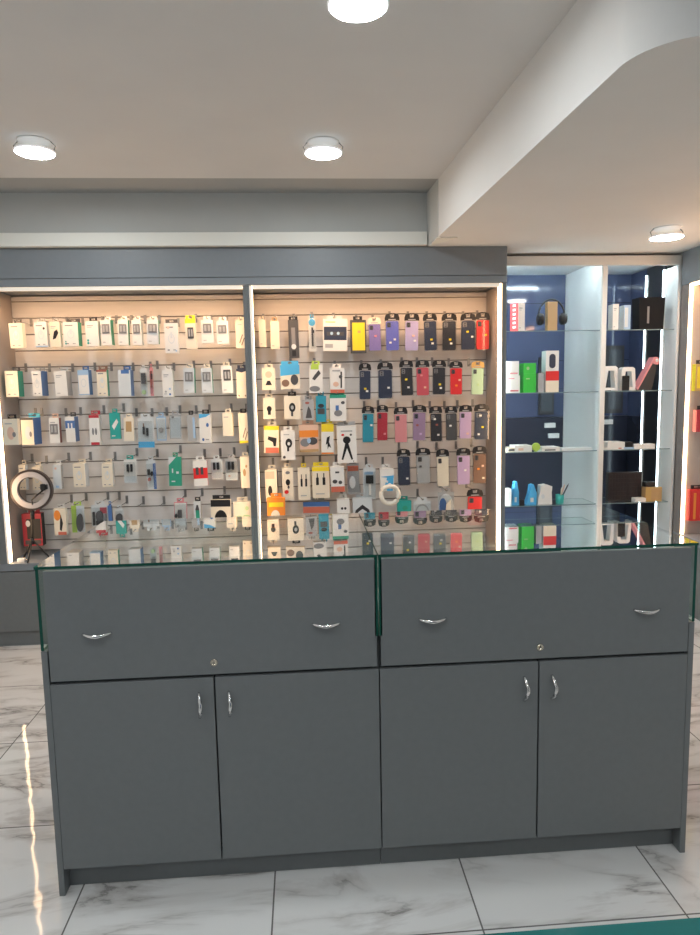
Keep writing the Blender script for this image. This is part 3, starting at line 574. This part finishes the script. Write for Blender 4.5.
hang_row(M, 'fourth', [
 (B_, 'box', (263, 424, 279, 453), 'yellow cream box with red foot', 'car charger box', dict(front='cream', side='yellow', prints=[('r', 0, .85, 1, 1, 'yellow'), ('p', [(.25, .5), (.6, .4), (.65, .25), (.8, .25), (.85, .55), (.3, .62)], 'black'), ('r', .1, 0, 1, .2, 'brick')])),
 (B_, 'box', (280, 429, 295, 460), 'white box with black hook shaped mount', 'phone mount box', dict(front='white', side='pale', prints=[('e', .55, .58, .24, .16, 'black'), ('e', .55, .56, .1, .06, 'white'), ('r', .42, .3, .56, .5, 'black'), ('e', .2, .1, .1, .05, 'charcoal'), ('r', .2, .86, .6, .89, 'grey')], out=.02)),
 (B_, 'box', (298, 423, 318, 452), 'pack with orange top and dark cables', 'cable pack', dict(front='peach', side='cream', prints=[('r', 0, .55, 1, .80, 'orange'), ('e', .3, .35, .25, .15, 'mid'), ('e', .7, .40, .25, .14, 'charcoal'), ('e', .5, .42, .1, .1, 'lblue'), ('r', 0, 0, 1, .10, 'tan')], tabc='peach', d=.04)),
 (B_, 'box', (320, 422, 333, 454), 'white box with yellow top and black figure', 'phone mount box', dict(front='white', side='cream', prints=[('r', 0, .74, 1, 1, 'yellow'), ('p', [(.45, .55), (.7, .6), (.62, .4), (.8, .2), (.6, .25), (.5, .15), (.5, .35), (.35, .3)], 'black'), ('r', 0, 0, 1, .05, 'orange')], tabc='yellow', wide=.9)),
 (B_, 'box', (337, 424, 357, 463), 'large white box with black tripod print', 'tripod box', dict(front='white', side='pale', prints=P_tripod, tabc='grey', wide=.9)),
 case((397, 449, 411, 486), 'navy phone case at the row start', 'navy', ((.72, .25, 'white'),)),
 case((416, 448, 431, 484), 'grey phone case', 'grey', ((.3, .62, 'charcoal'),)),
 case((437, 449, 450, 487), 'cream phone case', 'cream', ()),
 case((457, 448, 471, 485), 'pale pink phone case', 'lilac', ((.6, .5, 'white'),)),
 case((473, 446, 487, 484), 'brown patterned phone case', 'brown', ((.7, .6, 'peach'), (.4, .5, 'orange'), (.75, .2, 'cream'))),
])
hang_row(M, 'fifth', [
 (B_, 'box', (265, 468, 278, 502), 'tall red and cream box tilted', 'car charger box', dict(front='cream', side='charcoal', d=.05, prints=[('r', .05, .72, .8, .95, 'peach'), ('e', .4, .35, .18, .16, 'black'), ('r', .05, 0, .7, .12, 'brick')], rz=-6)),
 (B_, 'box', (281, 466, 293, 500), 'tall cream box with black and red marks', 'car charger box', dict(front='cream', side='pale', prints=[('e', .5, .55, .2, .10, 'black'), ('e', .35, .25, .2, .06, 'red'), ('e', .5, .85, .2, .05, 'mid'), ('e', .55, .4, .1, .05, 'charcoal')])),
 (B_, 'box', (297, 466, 310, 500), 'cream box with two black plugs', 'car charger box', dict(front='cream', side='yellow', prints=P_plug2, tabc='yellow', wide=.4)),
 (B_, 'box', (312, 465, 330, 498), 'wide yellow topped box with two plugs', 'car charger box', dict(front='cream', side='yellow', prints=[('r', 0, .86, 1, 1, 'yellow')]+P_plug2, tabc='yellow', wide=.9)),
 (B_, 'box', (331, 465, 345, 492), 'white box with brick red foot', 'car charger box', dict(front='white', side='brick', d=.05, prints=[('r', 0, 0, 1, .22, 'brick'), ('e', .3, .42, .18, .08, 'charcoal'), ('e', .7, .38, .14, .07, 'charcoal'), ('r', .35, .75, .65, .82, 'charcoal')], out=.03)),
 (CB, 'blister', (347, 462, 360, 495), 'grey clear cable pack', 'cable pack', dict(front='grey', prints=[('r', .05, .75, .95, .92, 'brick')], goods=[('e', .4, .4, .25, .2, 'pale')], tabc='charcoal')),
 (B_, 'blister', (363, 467, 376, 500), 'pale pack with a black watch', 'watch strap pack', dict(front='pale', prints=[('r', .1, .8, .8, .9, 'lblue')], goods=[('r', .2, .52, .8, .78, 'black'), ('r', .42, .15, .6, .5, 'white')])),
 (B_, 'box', (380, 467, 394, 491), 'white box with blue wave print', 'cable box', dict(front='white', side='pale', prints=[('p', [(.0, .65), (.5, .6), (.3, .2), (.5, 0), (.9, 0), (1, .7)], 'sky'), ('p', [(.2, .55), (.6, .45), (.5, .35)], 'white')])),
])
hang_row(M, 'sixth', [
 (B_, 'box', (266, 496, 285, 528), 'bright orange box', 'accessory box', dict(front='orange', side='brick', d=.03, prints=[('r', .1, .7, .9, .85, 'yellow'), ('e', .45, .4, .25, .2, 'cream'), ('r', .2, .05, .8, .12, 'redbr')], tabc='orange', out=.06)),
 (B_, 'box', (303, 500, 330, 522), 'wide box with blue and brick bands', 'accessory box', dict(front='grey', side='mid', prints=[('r', 0, .45, 1, .75, 'brick'), ('r', 0, .78, 1, 1, 'blue'), ('r', .2, .1, .7, .3, 'pale')], tabc='grey', out=-.02)),
 (B_, 'box', (337, 497, 350, 518), 'small white box with black dots', 'earphone box', dict(front='white', side='pale', prints=[('e', .4, .5, .1, .07, 'black'), ('e', .65, .5, .1, .07, 'black'), ('e', .5, .2, .1, .05, 'redbr')])),
 (B_, 'box', (352, 496, 372, 522), 'pale box with black headset arch', 'headset box', dict(front='pale', side='grey', prints=[('p', [(.05, .15), (.15, .5), (.5, .72), (.85, .5), (.95, .15), (.8, .15), (.72, .42), (.5, .54), (.28, .42), (.2, .15)], 'dark')], out=-.02)),
 (B_, 'box', (397, 499, 411, 525), 'teal box with white panel', 'earphone box', dict(front='teal', side='teal', prints=[('r', .35, 0, 1, .35, 'white'), ('e', .55, .7, .2, .1, 'green')], out=-.02)),
 (CB, 'blister', (414, 500, 432, 524), 'clear pack with a grey cable ring', 'cable pack', dict(front='pale', prints=[('a', .5, .5, .4, .36, 'grey')], goods=[('e', .3, .25, .1, .1, 'black'), ('e', .7, .25, .1, .1, 'black')], out=-.02)),
 (CB, 'blister', (439, 491, 455, 522), 'silver and blue oval pack', 'earphone pack', dict(front='grey', prints=[('e', .5, .5, .48, .45, 'pale'), ('e', .3, .5, .25, .3, 'blue')], goods=[('p', [(.45, .2), (.8, .3), (.75, .75), (.5, .6)], 'cream')])),
 case((467, 489, 483, 526), 'red phone case with black header, lowest case', 'red', ()),
])
# white cable ring hanging in front of the blue wave box
x, z = at(390, 495, 4.10)
mb = MB().tube([(x+.056*math.cos(a), 4.10+.004*math.sin(3*a), z+.056*math.sin(a)) for a in [2*PI*i/32 for i in range(32)]], .014, pmat('cream_cable', (.80, .77, .68), .5), 10, True)
t = mb.build('cable_coil'); tag(t, 'white coiled cable ring hanging below the blue wave box', 'cable coil')
MB().box(x-.006, x+.006, 4.085, 4.118, z+.042, z+.072, WHITE).build('hang_tie', t)

# ------------------------------------------------------------------ ring light on the ledge
Yr = 4.16
xr, zr = at(31.5, 490, Yr)
t = thing('ring_light', 'white ring light with black rim standing on the left cabinet ledge', 'ring light', (xr-.02, Yr, ZBASE))
dz = zr-ZBASE; R0 = .121
hd = MB()
n = 40
def ann(mb, r0, r1, y0, y1, m):
    pr = [(r0, y0), (r1, y0), (r1, y1), (r0, y1)]
    rings = [[mb.bm.verts.new((.02+r*math.cos(2*PI*j/n), y, dz+r*math.sin(2*PI*j/n))) for j in range(n)] for r, y in pr]
    mi = mb.mi(m)
    for k in range(4):
        A, B = rings[k], rings[(k+1) % 4]
        for j in range(n): mb.bm.faces.new((A[j], A[(j+1) % n], B[(j+1) % n], B[j])).material_index = mi
RIMC = pmat('ring_rim', (.05, .035, .03), .35)
ann(hd, R0-.006, R0+.006, -.012, .018, RIMC); ann(hd, .080, R0-.006, .006, .018, RIMC)
hd.build('ring_housing', t, label='black ring housing')
df = MB(); ann(df, .082, R0-.007, -.012, .005, pmat('ring_diffuser', (.50, .47, .47), .5)); df.build('diffuser', t, label='white ring diffuser')
ph = MB().box(.085, .125, -.035, -.014, dz+.005, dz+.035, BLACK, .003).box(.092, .118, -.045, -.035, dz+.000, dz+.040, BLACK, .002)
ph.tube([(.105, -.02, dz+.005), (.06, -.03, dz-.03), (.025, -.02, dz-.06), (.02, .0, dz-.122)], .005, BLACK, 8)
ph.build('phone_clamp', t, label='black phone clamp on a flexible arm')
MB().tube([(.02, .004, dz-R0), (.01, .004, .30), (0, .004, .12)], .007, BLACK, 10).lathe([(.013, 0), (.013, .05)], (.012, .004, dz-R0-.06), BLACK).lathe([(.012, .0), (.012, .04)], (0, .004, .10), BLACK).build('pole', t)
for a in (20, 150, 270):
    MB().tube([(0, .004, .13), (.05*math.cos(math.radians(a)), .004+.05*math.sin(math.radians(a)), .06), (.09*math.cos(math.radians(a)), .004+.09*math.sin(math.radians(a)), .005)], .005, BLACK, 8).build('leg', t)
x, z = at(21, 553, 4.13)
t = thing('charger_plug', 'small white charger plug on the ledge beside the ring light legs', 'charger', (x, 4.13, ZBASE))
MB().box(-.022, .022, -.012, .012, 0.0, .022, WHITE, .004).build('body', t)
MB().tube([(.022, 0, .011), (.032, 0, .011)], .003, CHROME, 6).tube([(.022, .006, .011), (.032, .006, .011)], .003, CHROME, 6).build('prongs', t)

# ------------------------------------------------------------------ glass cabinet
CY, CB_, CX0, CX1, CXM = 4.29, 4.93, 1.29, 2.502, 1.987
ZS = (1.898, 1.494, 1.099, .733)
BLUEB = noisy('blue_reflection_board', (.060, .078, .150), (.070, .090, .170), 2, .07, spec=.5)  # reflections in the cabinet's back, put into the board's colour
DARKB = noisy('dark_reflection_board', (.026, .030, .050), (.030, .035, .056), 2, .16, spec=.5)  # darker reflections of the lower back, put into the colour
t = thing('glass_display_cabinet', 'white framed glass cabinet with dark blue back beside the phone case bay', 'display cabinet', (0, 0, 0))
MB().box(CX0, CX1, CY, CY+.03, 2.308, 2.368, FRAMEW, .002).build('top_rail', t)
MB().box(CXM-.017, CXM+.017, CY, CY+.025, .10, 2.306, FRAMEW, .002).build('middle_post', t)
MB().box(CX0, CX0+.03, CY, CY+.025, .10, 2.306, FRAMEW, .002).build('end_post', t)
MB().box(CXM-.008, CXM+.008, CY+.027, CB_-.002, .10, 2.354, PANELW).build('divider_panel', t)
MB().box(CX1-.018, CX1, CY+.002, 4.468, .10, 2.306, PANELW).build('side_panel', t)
MB().box(CX1-.018, CX1, 4.470, 4.70, .10, 2.354, pmat('black_strip', (.016, .016, .020), .4)).build('side_panel', t, label='dark side panel behind the led strips')
MB().box(CX1-.018, CX1, 4.702, CB_-.002, 1.30, 2.354, BLUEB).box(CX1-.018, CX1, 4.702, CB_-.002, .10, 1.299, DARKB).build('side_panel', t, label='inner side panel coloured with blue and dark reflections')
MB().box(CX0-.018, CX0-.001, CY+.002, CB_-.002, .10, 2.354, PANELW).build('side_panel', t)
MB().box(CX0, CX1, CY+.031, CB_, 2.356, 2.376, PANELW).build('top_panel', t)
bk = MB().box(CX0, CX1, CB_+.003, CB_+.012, 1.30, 2.354, DARKB)
for k in range(5): bk.box(CX0, CX1, CB_-.001+.002*(k % 2), CB_+.003, 1.303+k*.212, 1.303+(k+1)*.212-.004, BLUEB)
bk.build('back_panel', t, label='back board coloured with dark blue banded reflections')
MB().box(CX0, CX1, CB_, CB_+.012, .10, 1.298, DARKB).build('back_panel', t, label='lower back board coloured with nearly black reflections')
for a, b, c, d in ((1.78, 1.90, 1.32, 1.75), (2.30, 2.44, 1.32, 1.83)):
    MB().box(a, b, CB_-.014, CB_-.002, c, d, pmat('reflected_frame', (.035, .036, .042), .3)).box(a+.018, b-.018, CB_-.017, CB_-.0145, c+.03, d-.03, pmat('reflected_inset', (.075, .085, .10), .2)).build('frame_reflection', t, label='dark framed shape standing in for a reflection')  # dark frames reflected in the back, built as flat shapes
for a, z in ((1.86, 1.235), (1.89, 1.155), (2.31, 1.25)):
    MB().box(a-.03, a+.05, CB_-.03, CB_-.002, z-.014, z+.022, WHITE, .003).build('white_reflection', t, label='small white block standing in for a reflection')  # white spots reflected in the back, built as small blocks
MB().box(CX0, CX1, CY+.01, CB_+.012, 0, .098, FRAMEW).build('base', t)
for z in ZS:
    for a, b in ((CX0+.002, CXM-.009), (CXM+.009, CX1-.019)):
        MB().box(a, b, CY+.03, CY+.27, z-.006, z, SHELF, faces={k: SEDGE for k in 'lrfb'}).build('glass_shelf', t)
for y in (4.440, 4.672): MB().box(CX1-.030, CX1-.0185, y, y+.024, .12, 2.305, WHITE, faces={'l': COOL}).build('led_strip', t, label='glowing cool white strip, one of a real and mirrored pair')  # farther strip stands in for the nearer one's reflection
MB().box(CX0+.004, CX0+.024, CY+.027, CY+.037, .12, 2.305, COOLV).build('led_strip', t, label='glowing cool white strip, one of a real and mirrored pair')
MB().box(CX0+.03, CX1-.03, CY+.034, CY+.046, 2.342, 2.3545, COOLH).build('led_strip', t, label='glowing cool white strip, one of a real and mirrored pair')

YC = 4.34
SHN = ('top', 'second', 'third', 'fourth')
def on_shelf(u0, u1, v0, s, name, label, cat, d=.08, y=YC, grp=None, front='white', side='white', prints=(), rz=0, z0=None, top=None):
    """a carton standing on shelf s, front spanning photo columns u0..u1, top at photo row v0"""
    zb = ZS[s]+.0005 if z0 is None else z0
    vm = 0
    x0, _ = at(u0, 390, y); x1, zt = at(u1, v0, y)
    w = x1-x0; h = max(zt-zb, .012)
    t = thing(name, label, cat, ((x0+x1)/2, y+d/2, zb), grp or f'goods on the {SHN[s]} cabinet shelves', math.radians(rz))
    mb = MB().box(-w/2, w/2, -d/2, d/2, 0, h, cm(front), faces={'l': cm(side), 'r': cm(side), 't': cm(top or front)})
    put_prints(mb, prints, w, h, -d/2); mb.keep = True; mb.build('carton', t)
    return t, w, h, zb+h
t, w, h, _ = on_shelf(514, 524, 303, 0, 'gadget_box', 'white box with red spine on the top shelf, beside the headphones', 'box', front='white', side='red', rz=28, d=.07, prints=P_lines)
sp = MB()
for i in range(6): sp.box(-w/2-.001, -w/2-.0002, -.012, .012, .02+i*h*.155, .02+i*h*.155+.014, cm('white'))
sp.build('spine_print', t)
# headphones on a wooden stand
x, _ = at(553, 310, 4.36)
t = thing('headphone_stand', 'tan wooden block stand holding black headphones on the top shelf', 'headphone stand', (x, 4.39, ZS[0]+.0005))
MB().box(-.033, .033, -.025, .025, 0, .191, cm('tan'), .002).build('block', t)
t = thing('headphones', 'black over ear headphones hung on the tan wooden block', 'headphones', (x+.002, 4.36, ZS[0]+.0145))
Rh = .086
MB().tube([(Rh*math.cos(a), .03, .095+Rh*1.15*math.sin(a)) for a in [PI*(-.08)+PI*1.16*i/20 for i in range(21)]], .0065, BLACK, 8).build('headband', t)
for sx in (-1, 1): MB().lathe([(.020, -.022), (.036, -.018), (.040, 0), (.034, .014)], (sx*.078, .02, .065), BLACK, 'x', 20).build('ear_cup', t)
on_shelf(611, 619, 304, 0, 'gadget_box', 'white box on the top shelf beside the white middle post', 'box', d=.07, prints=P_lines, side='pale')
on_shelf(622, 631, 305, 0, 'gadget_box', 'pale blue box on the top shelf beside the black bag', 'box', d=.07, front='lblue', side='pale', prints=[('r', .1, .1, .6, .9, 'pale')])
x0, _ = at(640, 300, YC); x1, zt = at(669, 297, YC)
t = thing('black_bag', 'black box shaped bag on the top shelf in front of the led strips', 'bag', ((x0+x1)/2-.012, YC+.055, ZS[0]+.0005)); w = x1-x0-.02
MB().prism([(-w/2+.008, 0), (w/2-.008, 0), (w/2, zt-ZS[0]), (-w/2, zt-ZS[0])], -.05, .05, pmat('black_fabric', (.018, .018, .020), .9, spec=.1)).box(-w*.18, -w*.10, -.0515, -.0502, .04, .15, cm('mid')).build('body', t)
# second shelf
_, _, _, zt = on_shelf(506, 520, 375.5, 1, 'phone_box', 'white box with pink marks, lower of two stacked on second shelf', 'box', d=.1, prints=[('r', .3, .08, .9, .16, 'rose'), ('r', .1, .8, .6, .86, 'pink')])
on_shelf(506, 519, 361, 1, 'phone_box', 'white box with pink marks, upper of two stacked on second shelf', 'box', d=.09, z0=zt+.0005, prints=[('r', .3, .1, .9, .2, 'pink')])
_, _, _, zt = on_shelf(523.5, 536, 373.5, 1, 'phone_box', 'bright green box, lower of two stacked on second shelf', 'box', d=.09, front='bright', side='bright', prints=[('r', .2, .7, .5, .76, 'lgreen')])
on_shelf(523.5, 536, 363, 1, 'phone_box', 'bright green box, upper of two stacked on second shelf', 'box', d=.09, z0=zt+.0005, front='bright', side='bright', prints=[('e', .35, .5, .12, .16, 'lgreen')])
on_shelf(538, 544, 373, 1, 'phone_box', 'small plain grey box between green and red boxes', 'box', d=.06, front='grey', side='grey')
_, _, _, zt = on_shelf(545.5, 559, 371, 1, 'phone_box', 'white and red box under the white window box', 'box', d=.08, prints=[('r', 0, .55, 1, 1, 'red')], front='cream')
t, w, h, _ = on_shelf(545.5, 559, 350.5, 1, 'watch_box', 'white box with tall oval window, standing on the red box', 'box', d=.08, z0=zt+.0005, side='pale')
MB().prism(rrect(-w*.24, w*.24, h*.14, h*.84, w*.23), -.0425, -.0405, cm('navy')).build('window', t)
# white display stands and the pink phone on a black wedge
def stand(u, v0, lean, label):
    x, zt = at(u, v0, YC+.06); h = zt-ZS[1]-.001
    t = thing('phone_stand', label, 'phone stand', (x, YC+.08, ZS[1]+.0005), 'white phone stands on the second shelf')
    MB().prism([(-.055, 0), (-.035, 0), (-.020+lean, h*.82), (.020+lean, h*.82), (.035, 0), (.055, 0), (.045+lean, h*.93), (.030+lean, h), (-.030+lean, h), (-.045+lean, h*.93)], -.03, .03, WHITE).build('arch', t)
    MB().box(-.050, .050, -.036, -.030, .004, .022, WHITE).build('ledge', t)
stand(610, 366, .005, 'white arched phone stand beside the middle post on second shelf')
stand(628, 367, 0, 'white arched phone stand with a black phone under it')
x, zt = at(626.5, 374, YC)
t = thing('phone', 'small black phone leaning under the white arched stand', 'phone', (x, YC+.010, ZS[1]+.0005))
MB().prism(rrect(-.024, .024, 0, .10, .006), -.006, .004, BLACK).build('body', t); MB().prism(rrect(-.021, .021, .006, .094, .004), -.0072, -.0062, pmat('screen', (.01, .01, .012), .08)).build('screen', t)
x, zt = at(653, 357, YC); x -= .012; h = zt-ZS[1]
t = thing('phone_display_wedge', 'black wedge display stand carrying a pink phone on second shelf', 'phone stand', (x, YC+.05, ZS[1]+.0005))
MB().prism([(-.075, 0), (.02, 0), (.055, h*.75), (.02, h*.80)], -.03, .03, cm('dark')).build('wedge', t)
t = thing('phone', 'pink phone lying on top of the black wedge stand', 'phone', (x, YC+.05, ZS[1]+.0005))
MB().prism([(-.085, .012), (-.077, .004), (.020, h*.815), (.055, h*.77), (.064, h*.80), (.060, h*.96), (.048, h), (.030, h)], -.036, .036, cm('pink')).build('body', t)
MB().prism(ell(.048, h*.90, .010, .012, 12), -.0385, -.0362, WHITE).build('camera_bump', t)
# third shelf: flat boxes
def flat(u0, u1, v0, label, front, y=YC, d=.12, z0=None, prints=()): return on_shelf(u0, u1, v0, 2, 'flat_box', label, 'box', d=d, y=y, front=front, side=front, prints=prints, z0=z0, grp='flat boxes on the third cabinet shelves')
flat(505, 514.5, 448, 'small cream flat box with dark label on third shelf', 'cream', prints=[('r', .4, .3, 1, .7, 'charcoal')])
flat(515.5, 532, 445.5, 'long white flat box beside the green disc on third shelf', 'white', prints=[('r', .2, .2, .5, .6, 'peach')])
x, zt = at(537, 450, YC)
t = MB().lathe([(.026, -.02), (.028, -.016), (.028, 0), (.020, .004)], (0, 0, 0), cm('lime'), 'y', 24).build('earphone_case', loc=(x, YC+.03, ZS[2]+.0285)); tag(t, 'round lime green earphone case between white flat boxes', 'earphone case')
flat(543, 560, 447, 'white flat box with black label beside the green disc', 'white', prints=[('r', .15, .1, .75, .45, 'charcoal')])
flat(563, 592, 448.5, 'pale open tray of cards before the white divider panel', 'pale', d=.10, y=YC+.03)
_, _, _, zt = flat(605.5, 624, 447, 'white flat box with red mark beside the middle post', 'white', prints=[('r', .72, .2, .88, .7, 'brick')])
flat(609, 625, 442, 'white flat box stacked above the red marked box', 'white', z0=zt+.0005)
_, _, _, zt = flat(625.5, 634, 447, 'light blue flat box on third shelf', 'lblue')
on_shelf(628, 633, 442, 2, 'gadget', 'small black gadget lying on the light blue flat box', 'gadget', z0=zt+.0005, front='black', side='black', d=.05)
flat(636, 655, 444, 'white flat box in front of the led strip, third shelf', 'white', d=.06)
# fourth shelf
on_shelf(505, 511.5, 489, 3, 'gadget_box', 'white box at the end of the fourth shelf beside blue box', 'box', d=.06, grp='goods on the lowest visible shelf')
def leaning(u0, u1, v0, label, c, lean):
    x0, _ = at(u0, 495, YC); x1, zt = at(u1, v0, YC); w = x1-x0; h = zt-ZS[3]
    t = thing('gadget_box', label, 'box', ((x0+x1)/2, YC+.05, ZS[3]+.0005), 'goods on the lowest visible shelf')
    MB().prism([(-w/2, 0), (w/2-lean*.3, 0), (w/2, h*.55), (w*.2, h), (-w*.05, h*.96), (-w*.2, h*.5)], -.03, .03, cm(c)).build('carton', t)
    MB().box(-w*.12, w*.18, -.0315, -.0302, h*.12, h*.34, cm('white')).build('printed_label', t)
leaning(513, 520, 482, 'bright blue tapered pack with white label beside the white box', 'sky', 0)
on_shelf(521, 524.5, 500, 3, 'gadget', 'small black block between the two blue packs', 'gadget', front='black', side='black', d=.04, grp='goods on the lowest visible shelf')
leaning(527.5, 538, 485, 'bright blue leaning pack beside the tall white bag', 'sky', .01)
x0, _ = at(539, 490, YC); x1, zt = at(553.5, 485, YC); w = x1-x0; h = zt-ZS[3]
t = thing('white_bag', 'crumpled white carrier bag standing on the fourth shelf', 'bag', ((x0+x1)/2, YC+.05, ZS[3]+.0005))
MB().prism([(-w*.5, 0), (w*.5, 0), (w*.46, h*.6), (w*.5, h*.9), (w*.1, h), (-w*.3, h*.96), (-w*.34, h*.6), (-w*.46, h*.35)], -.03, .03, cm('white')).build('body', t)
MB().prism(ell(-w*.15, h*.4, w*.12, h*.12, 12), -.0312, -.0302, cm('pale')).build('printed_mark', t)
x, _ = at(562, 500, YC)
t = thing('pen_pot', 'small teal pot holding pens beside the white carrier bag', 'pen pot', (x, YC+.04, ZS[3]+.0005))
MB().lathe([(.020, 0), (.026, .002), (.028, .06), (.025, .06), (.022, .006)], (0, 0, 0), cm('teal')).build('pot', t)
for i, (c, dx, hh, w_) in enumerate((('peach', .035, .13, 'peach pen leaning in the teal pot'), ('charcoal', .065, .135, 'dark pen leaning far out of the teal pot'), ('cream', .012, .11, 'cream pen upright in the teal pot'))):
    tag(MB().tube([(x-.006+i*.006, YC+.04, ZS[3]+.012), (x+dx*.8, YC+.035, ZS[3]+hh*.9), (x+dx*.9, YC+.034, ZS[3]+hh)], [.005, .005, .003], cm(c), 8).build('pen'), w_, 'pen', 'pens in the teal pot')
x0, _ = at(608, 490, YC+.05); x1, zt = at(642, 472, YC+.05)
t = thing('keyboard', 'black keyboard standing upright on the fourth shelf behind the counter', 'keyboard', ((x0+x1)/2, YC+.07, ZS[3]+.0005)); w = x1-x0; h = zt-ZS[3]
MB().box(-w/2, w/2, -.02, .02, 0, h, cm('brown') if False else pmat('keyboard_black', (.03, .022, .022), .5), .003).build('body', t)
kb = MB()
for r in range(6):
    for c in range(11): kb.box(-w*.46+c*w*.084, -w*.46+c*w*.084+w*.07, -.0225, -.0202, h*.06+r*h*.152, h*.06+r*h*.152+h*.125, pmat('key_cap', (.022, .016, .018), .45))
kb.build('keycaps', t)
_, _, _, zt = on_shelf(649, 662, 487, 3, 'gadget_box', 'beige box in front of the led strip on fourth shelf', 'box', front='tan', side='tan', d=.06, prints=[('r', 0, 0, 1, 1, 'gold'), ('r', .35, .1, .97, .9, 'tan')], grp='goods on the lowest visible shelf')
x, _ = at(652, 483, YC)
t = MB().box(-.045, .035, -.018, .018, 0, .035, BLACK, .006).lathe([(.016, -.026), (.018, -.018), (.018, 0)], (-.02, 0, .018), BLACK, 'y', 16).build('action_camera', loc=(x, YC+.035, zt+.0008)); tag(t, 'small black camera lying on top of the beige box', 'camera')
on_shelf(638.5, 646, 498, 3, 'gadget_box', 'small white block beside the keyboard and the beige box', 'box', d=.05, y=YC-.005, grp='goods on the lowest visible shelf')

# ------------------------------------------------------------------ right wall unit
XR = 2.503
t = thing('slatwall_bay', 'lit slatwall bay on the side wall at the right edge of photo', 'slatwall display', (0, 0, 0), 'lit slatwall bays')
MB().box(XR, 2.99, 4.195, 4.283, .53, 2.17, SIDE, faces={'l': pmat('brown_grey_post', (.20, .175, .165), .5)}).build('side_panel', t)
MB().box(XR-.004, XR+.03, 2.4, 4.283, 2.172, ZB-.001, GREYU, .0015).box(XR+.03, 2.99, 2.4, 4.283, 2.172, 2.186, GREYU).build('fascia', t)
mb = MB().box(2.802, 2.812, 2.4, 4.193, .53, 2.165, SLATG)
for k in range(17):
    z1 = 2.165-.1*k; mb.box(2.79, 2.802, 2.4, 4.193, max(z1-.1+.0035, .53), z1-.0035, SLAT)
mb.build('slat_panel', t)
MB().box(XR+.001, XR+.020, 4.184, 4.194, .532, 2.168, WARM).build('led_strip', t, label='glowing warm white led strip')
MB().box(XR+.001, XR+.020, 2.42, 4.182, 2.158, 2.168, WARMTOP).build('led_strip', t, label='glowing warm white led strip')
MB().box(XR, 2.99, 2.4, 4.283, .485, .528, GREYU, .002).build('cabinet_top', t)
MB().box(XR+.014, 2.99, 2.4, 4.283, .09, .484, GREY).build('carcass', t)
MB().box(XR+.03, 2.99, 2.4, 4.283, 0, .089, GREY).build('kick_plate', t)
def right_pack(u0, v0, v1, y, name, label, cat, front, side, prints, w=.12):
    x0, z1 = at(u0, v0, y); _, z0 = at(u0, v1, y)
    t = thing(name, label, cat, (x0+w/2, y+.02, z0), 'packs on the right side slatwall')
    h = z1-z0
    mb = MB().box(-w/2, w/2, -.02, .02, 0, h, cm(front), faces={'l': cm(side), 'r': cm(side)}); put_prints(mb, prints, w, h, -.02); mb.keep = True; mb.build('carton', t)
    tab(w, .02, h, cm('black'), t)
    zz = z0+h+.013
    hk = MB().box(2.783, 2.789, y+.03, y+.046, zz-.012, zz+.04, STEEL).tube([(2.786, y+.038, zz), (x0+w/2+.0, y+.038, zz), (x0+w/2-.01, y+.038, zz+.008)], .0024, STEEL, 6)
    tag(hk.build('display_hook'), 'steel hook carrying the ' + label.split(' at ')[0], 'hook', 'steel hooks on the right slatwall')
right_pack(696, 364, 391, 4.10, 'accessory_box', 'yellow orange box at the right edge of photo, second row', 'accessory box', 'gold', 'yellow', [('r', .1, .1, .9, .9, 'yellow')])
right_pack(690.5, 490, 521, 4.12, 'accessory_box', 'bright red box at the right edge of photo, lowest row', 'accessory box', 'red', 'red', [('r', .2, .05, .35, .9, 'orange'), ('r', .6, .1, .8, .8, 'peach')])
right_pack(697, 410, 432, 4.12, 'accessory_box', 'crimson box at the right edge of photo, between yellow and red', 'accessory box', 'crimson', 'crimson', [])

# ------------------------------------------------------------------ light and colour management
w = bpy.data.worlds.new('world'); S.world = w; w.use_nodes = True
w.node_tree.nodes['Background'].inputs[0].default_value = (.75, .88, 1, 1); w.node_tree.nodes['Background'].inputs[1].default_value = .3
S.view_settings.view_transform = 'Standard'; S.view_settings.look = 'None'; S.view_settings.gamma = 1; S.view_settings.use_curve_mapping = False
S.view_settings.exposure = 0.0
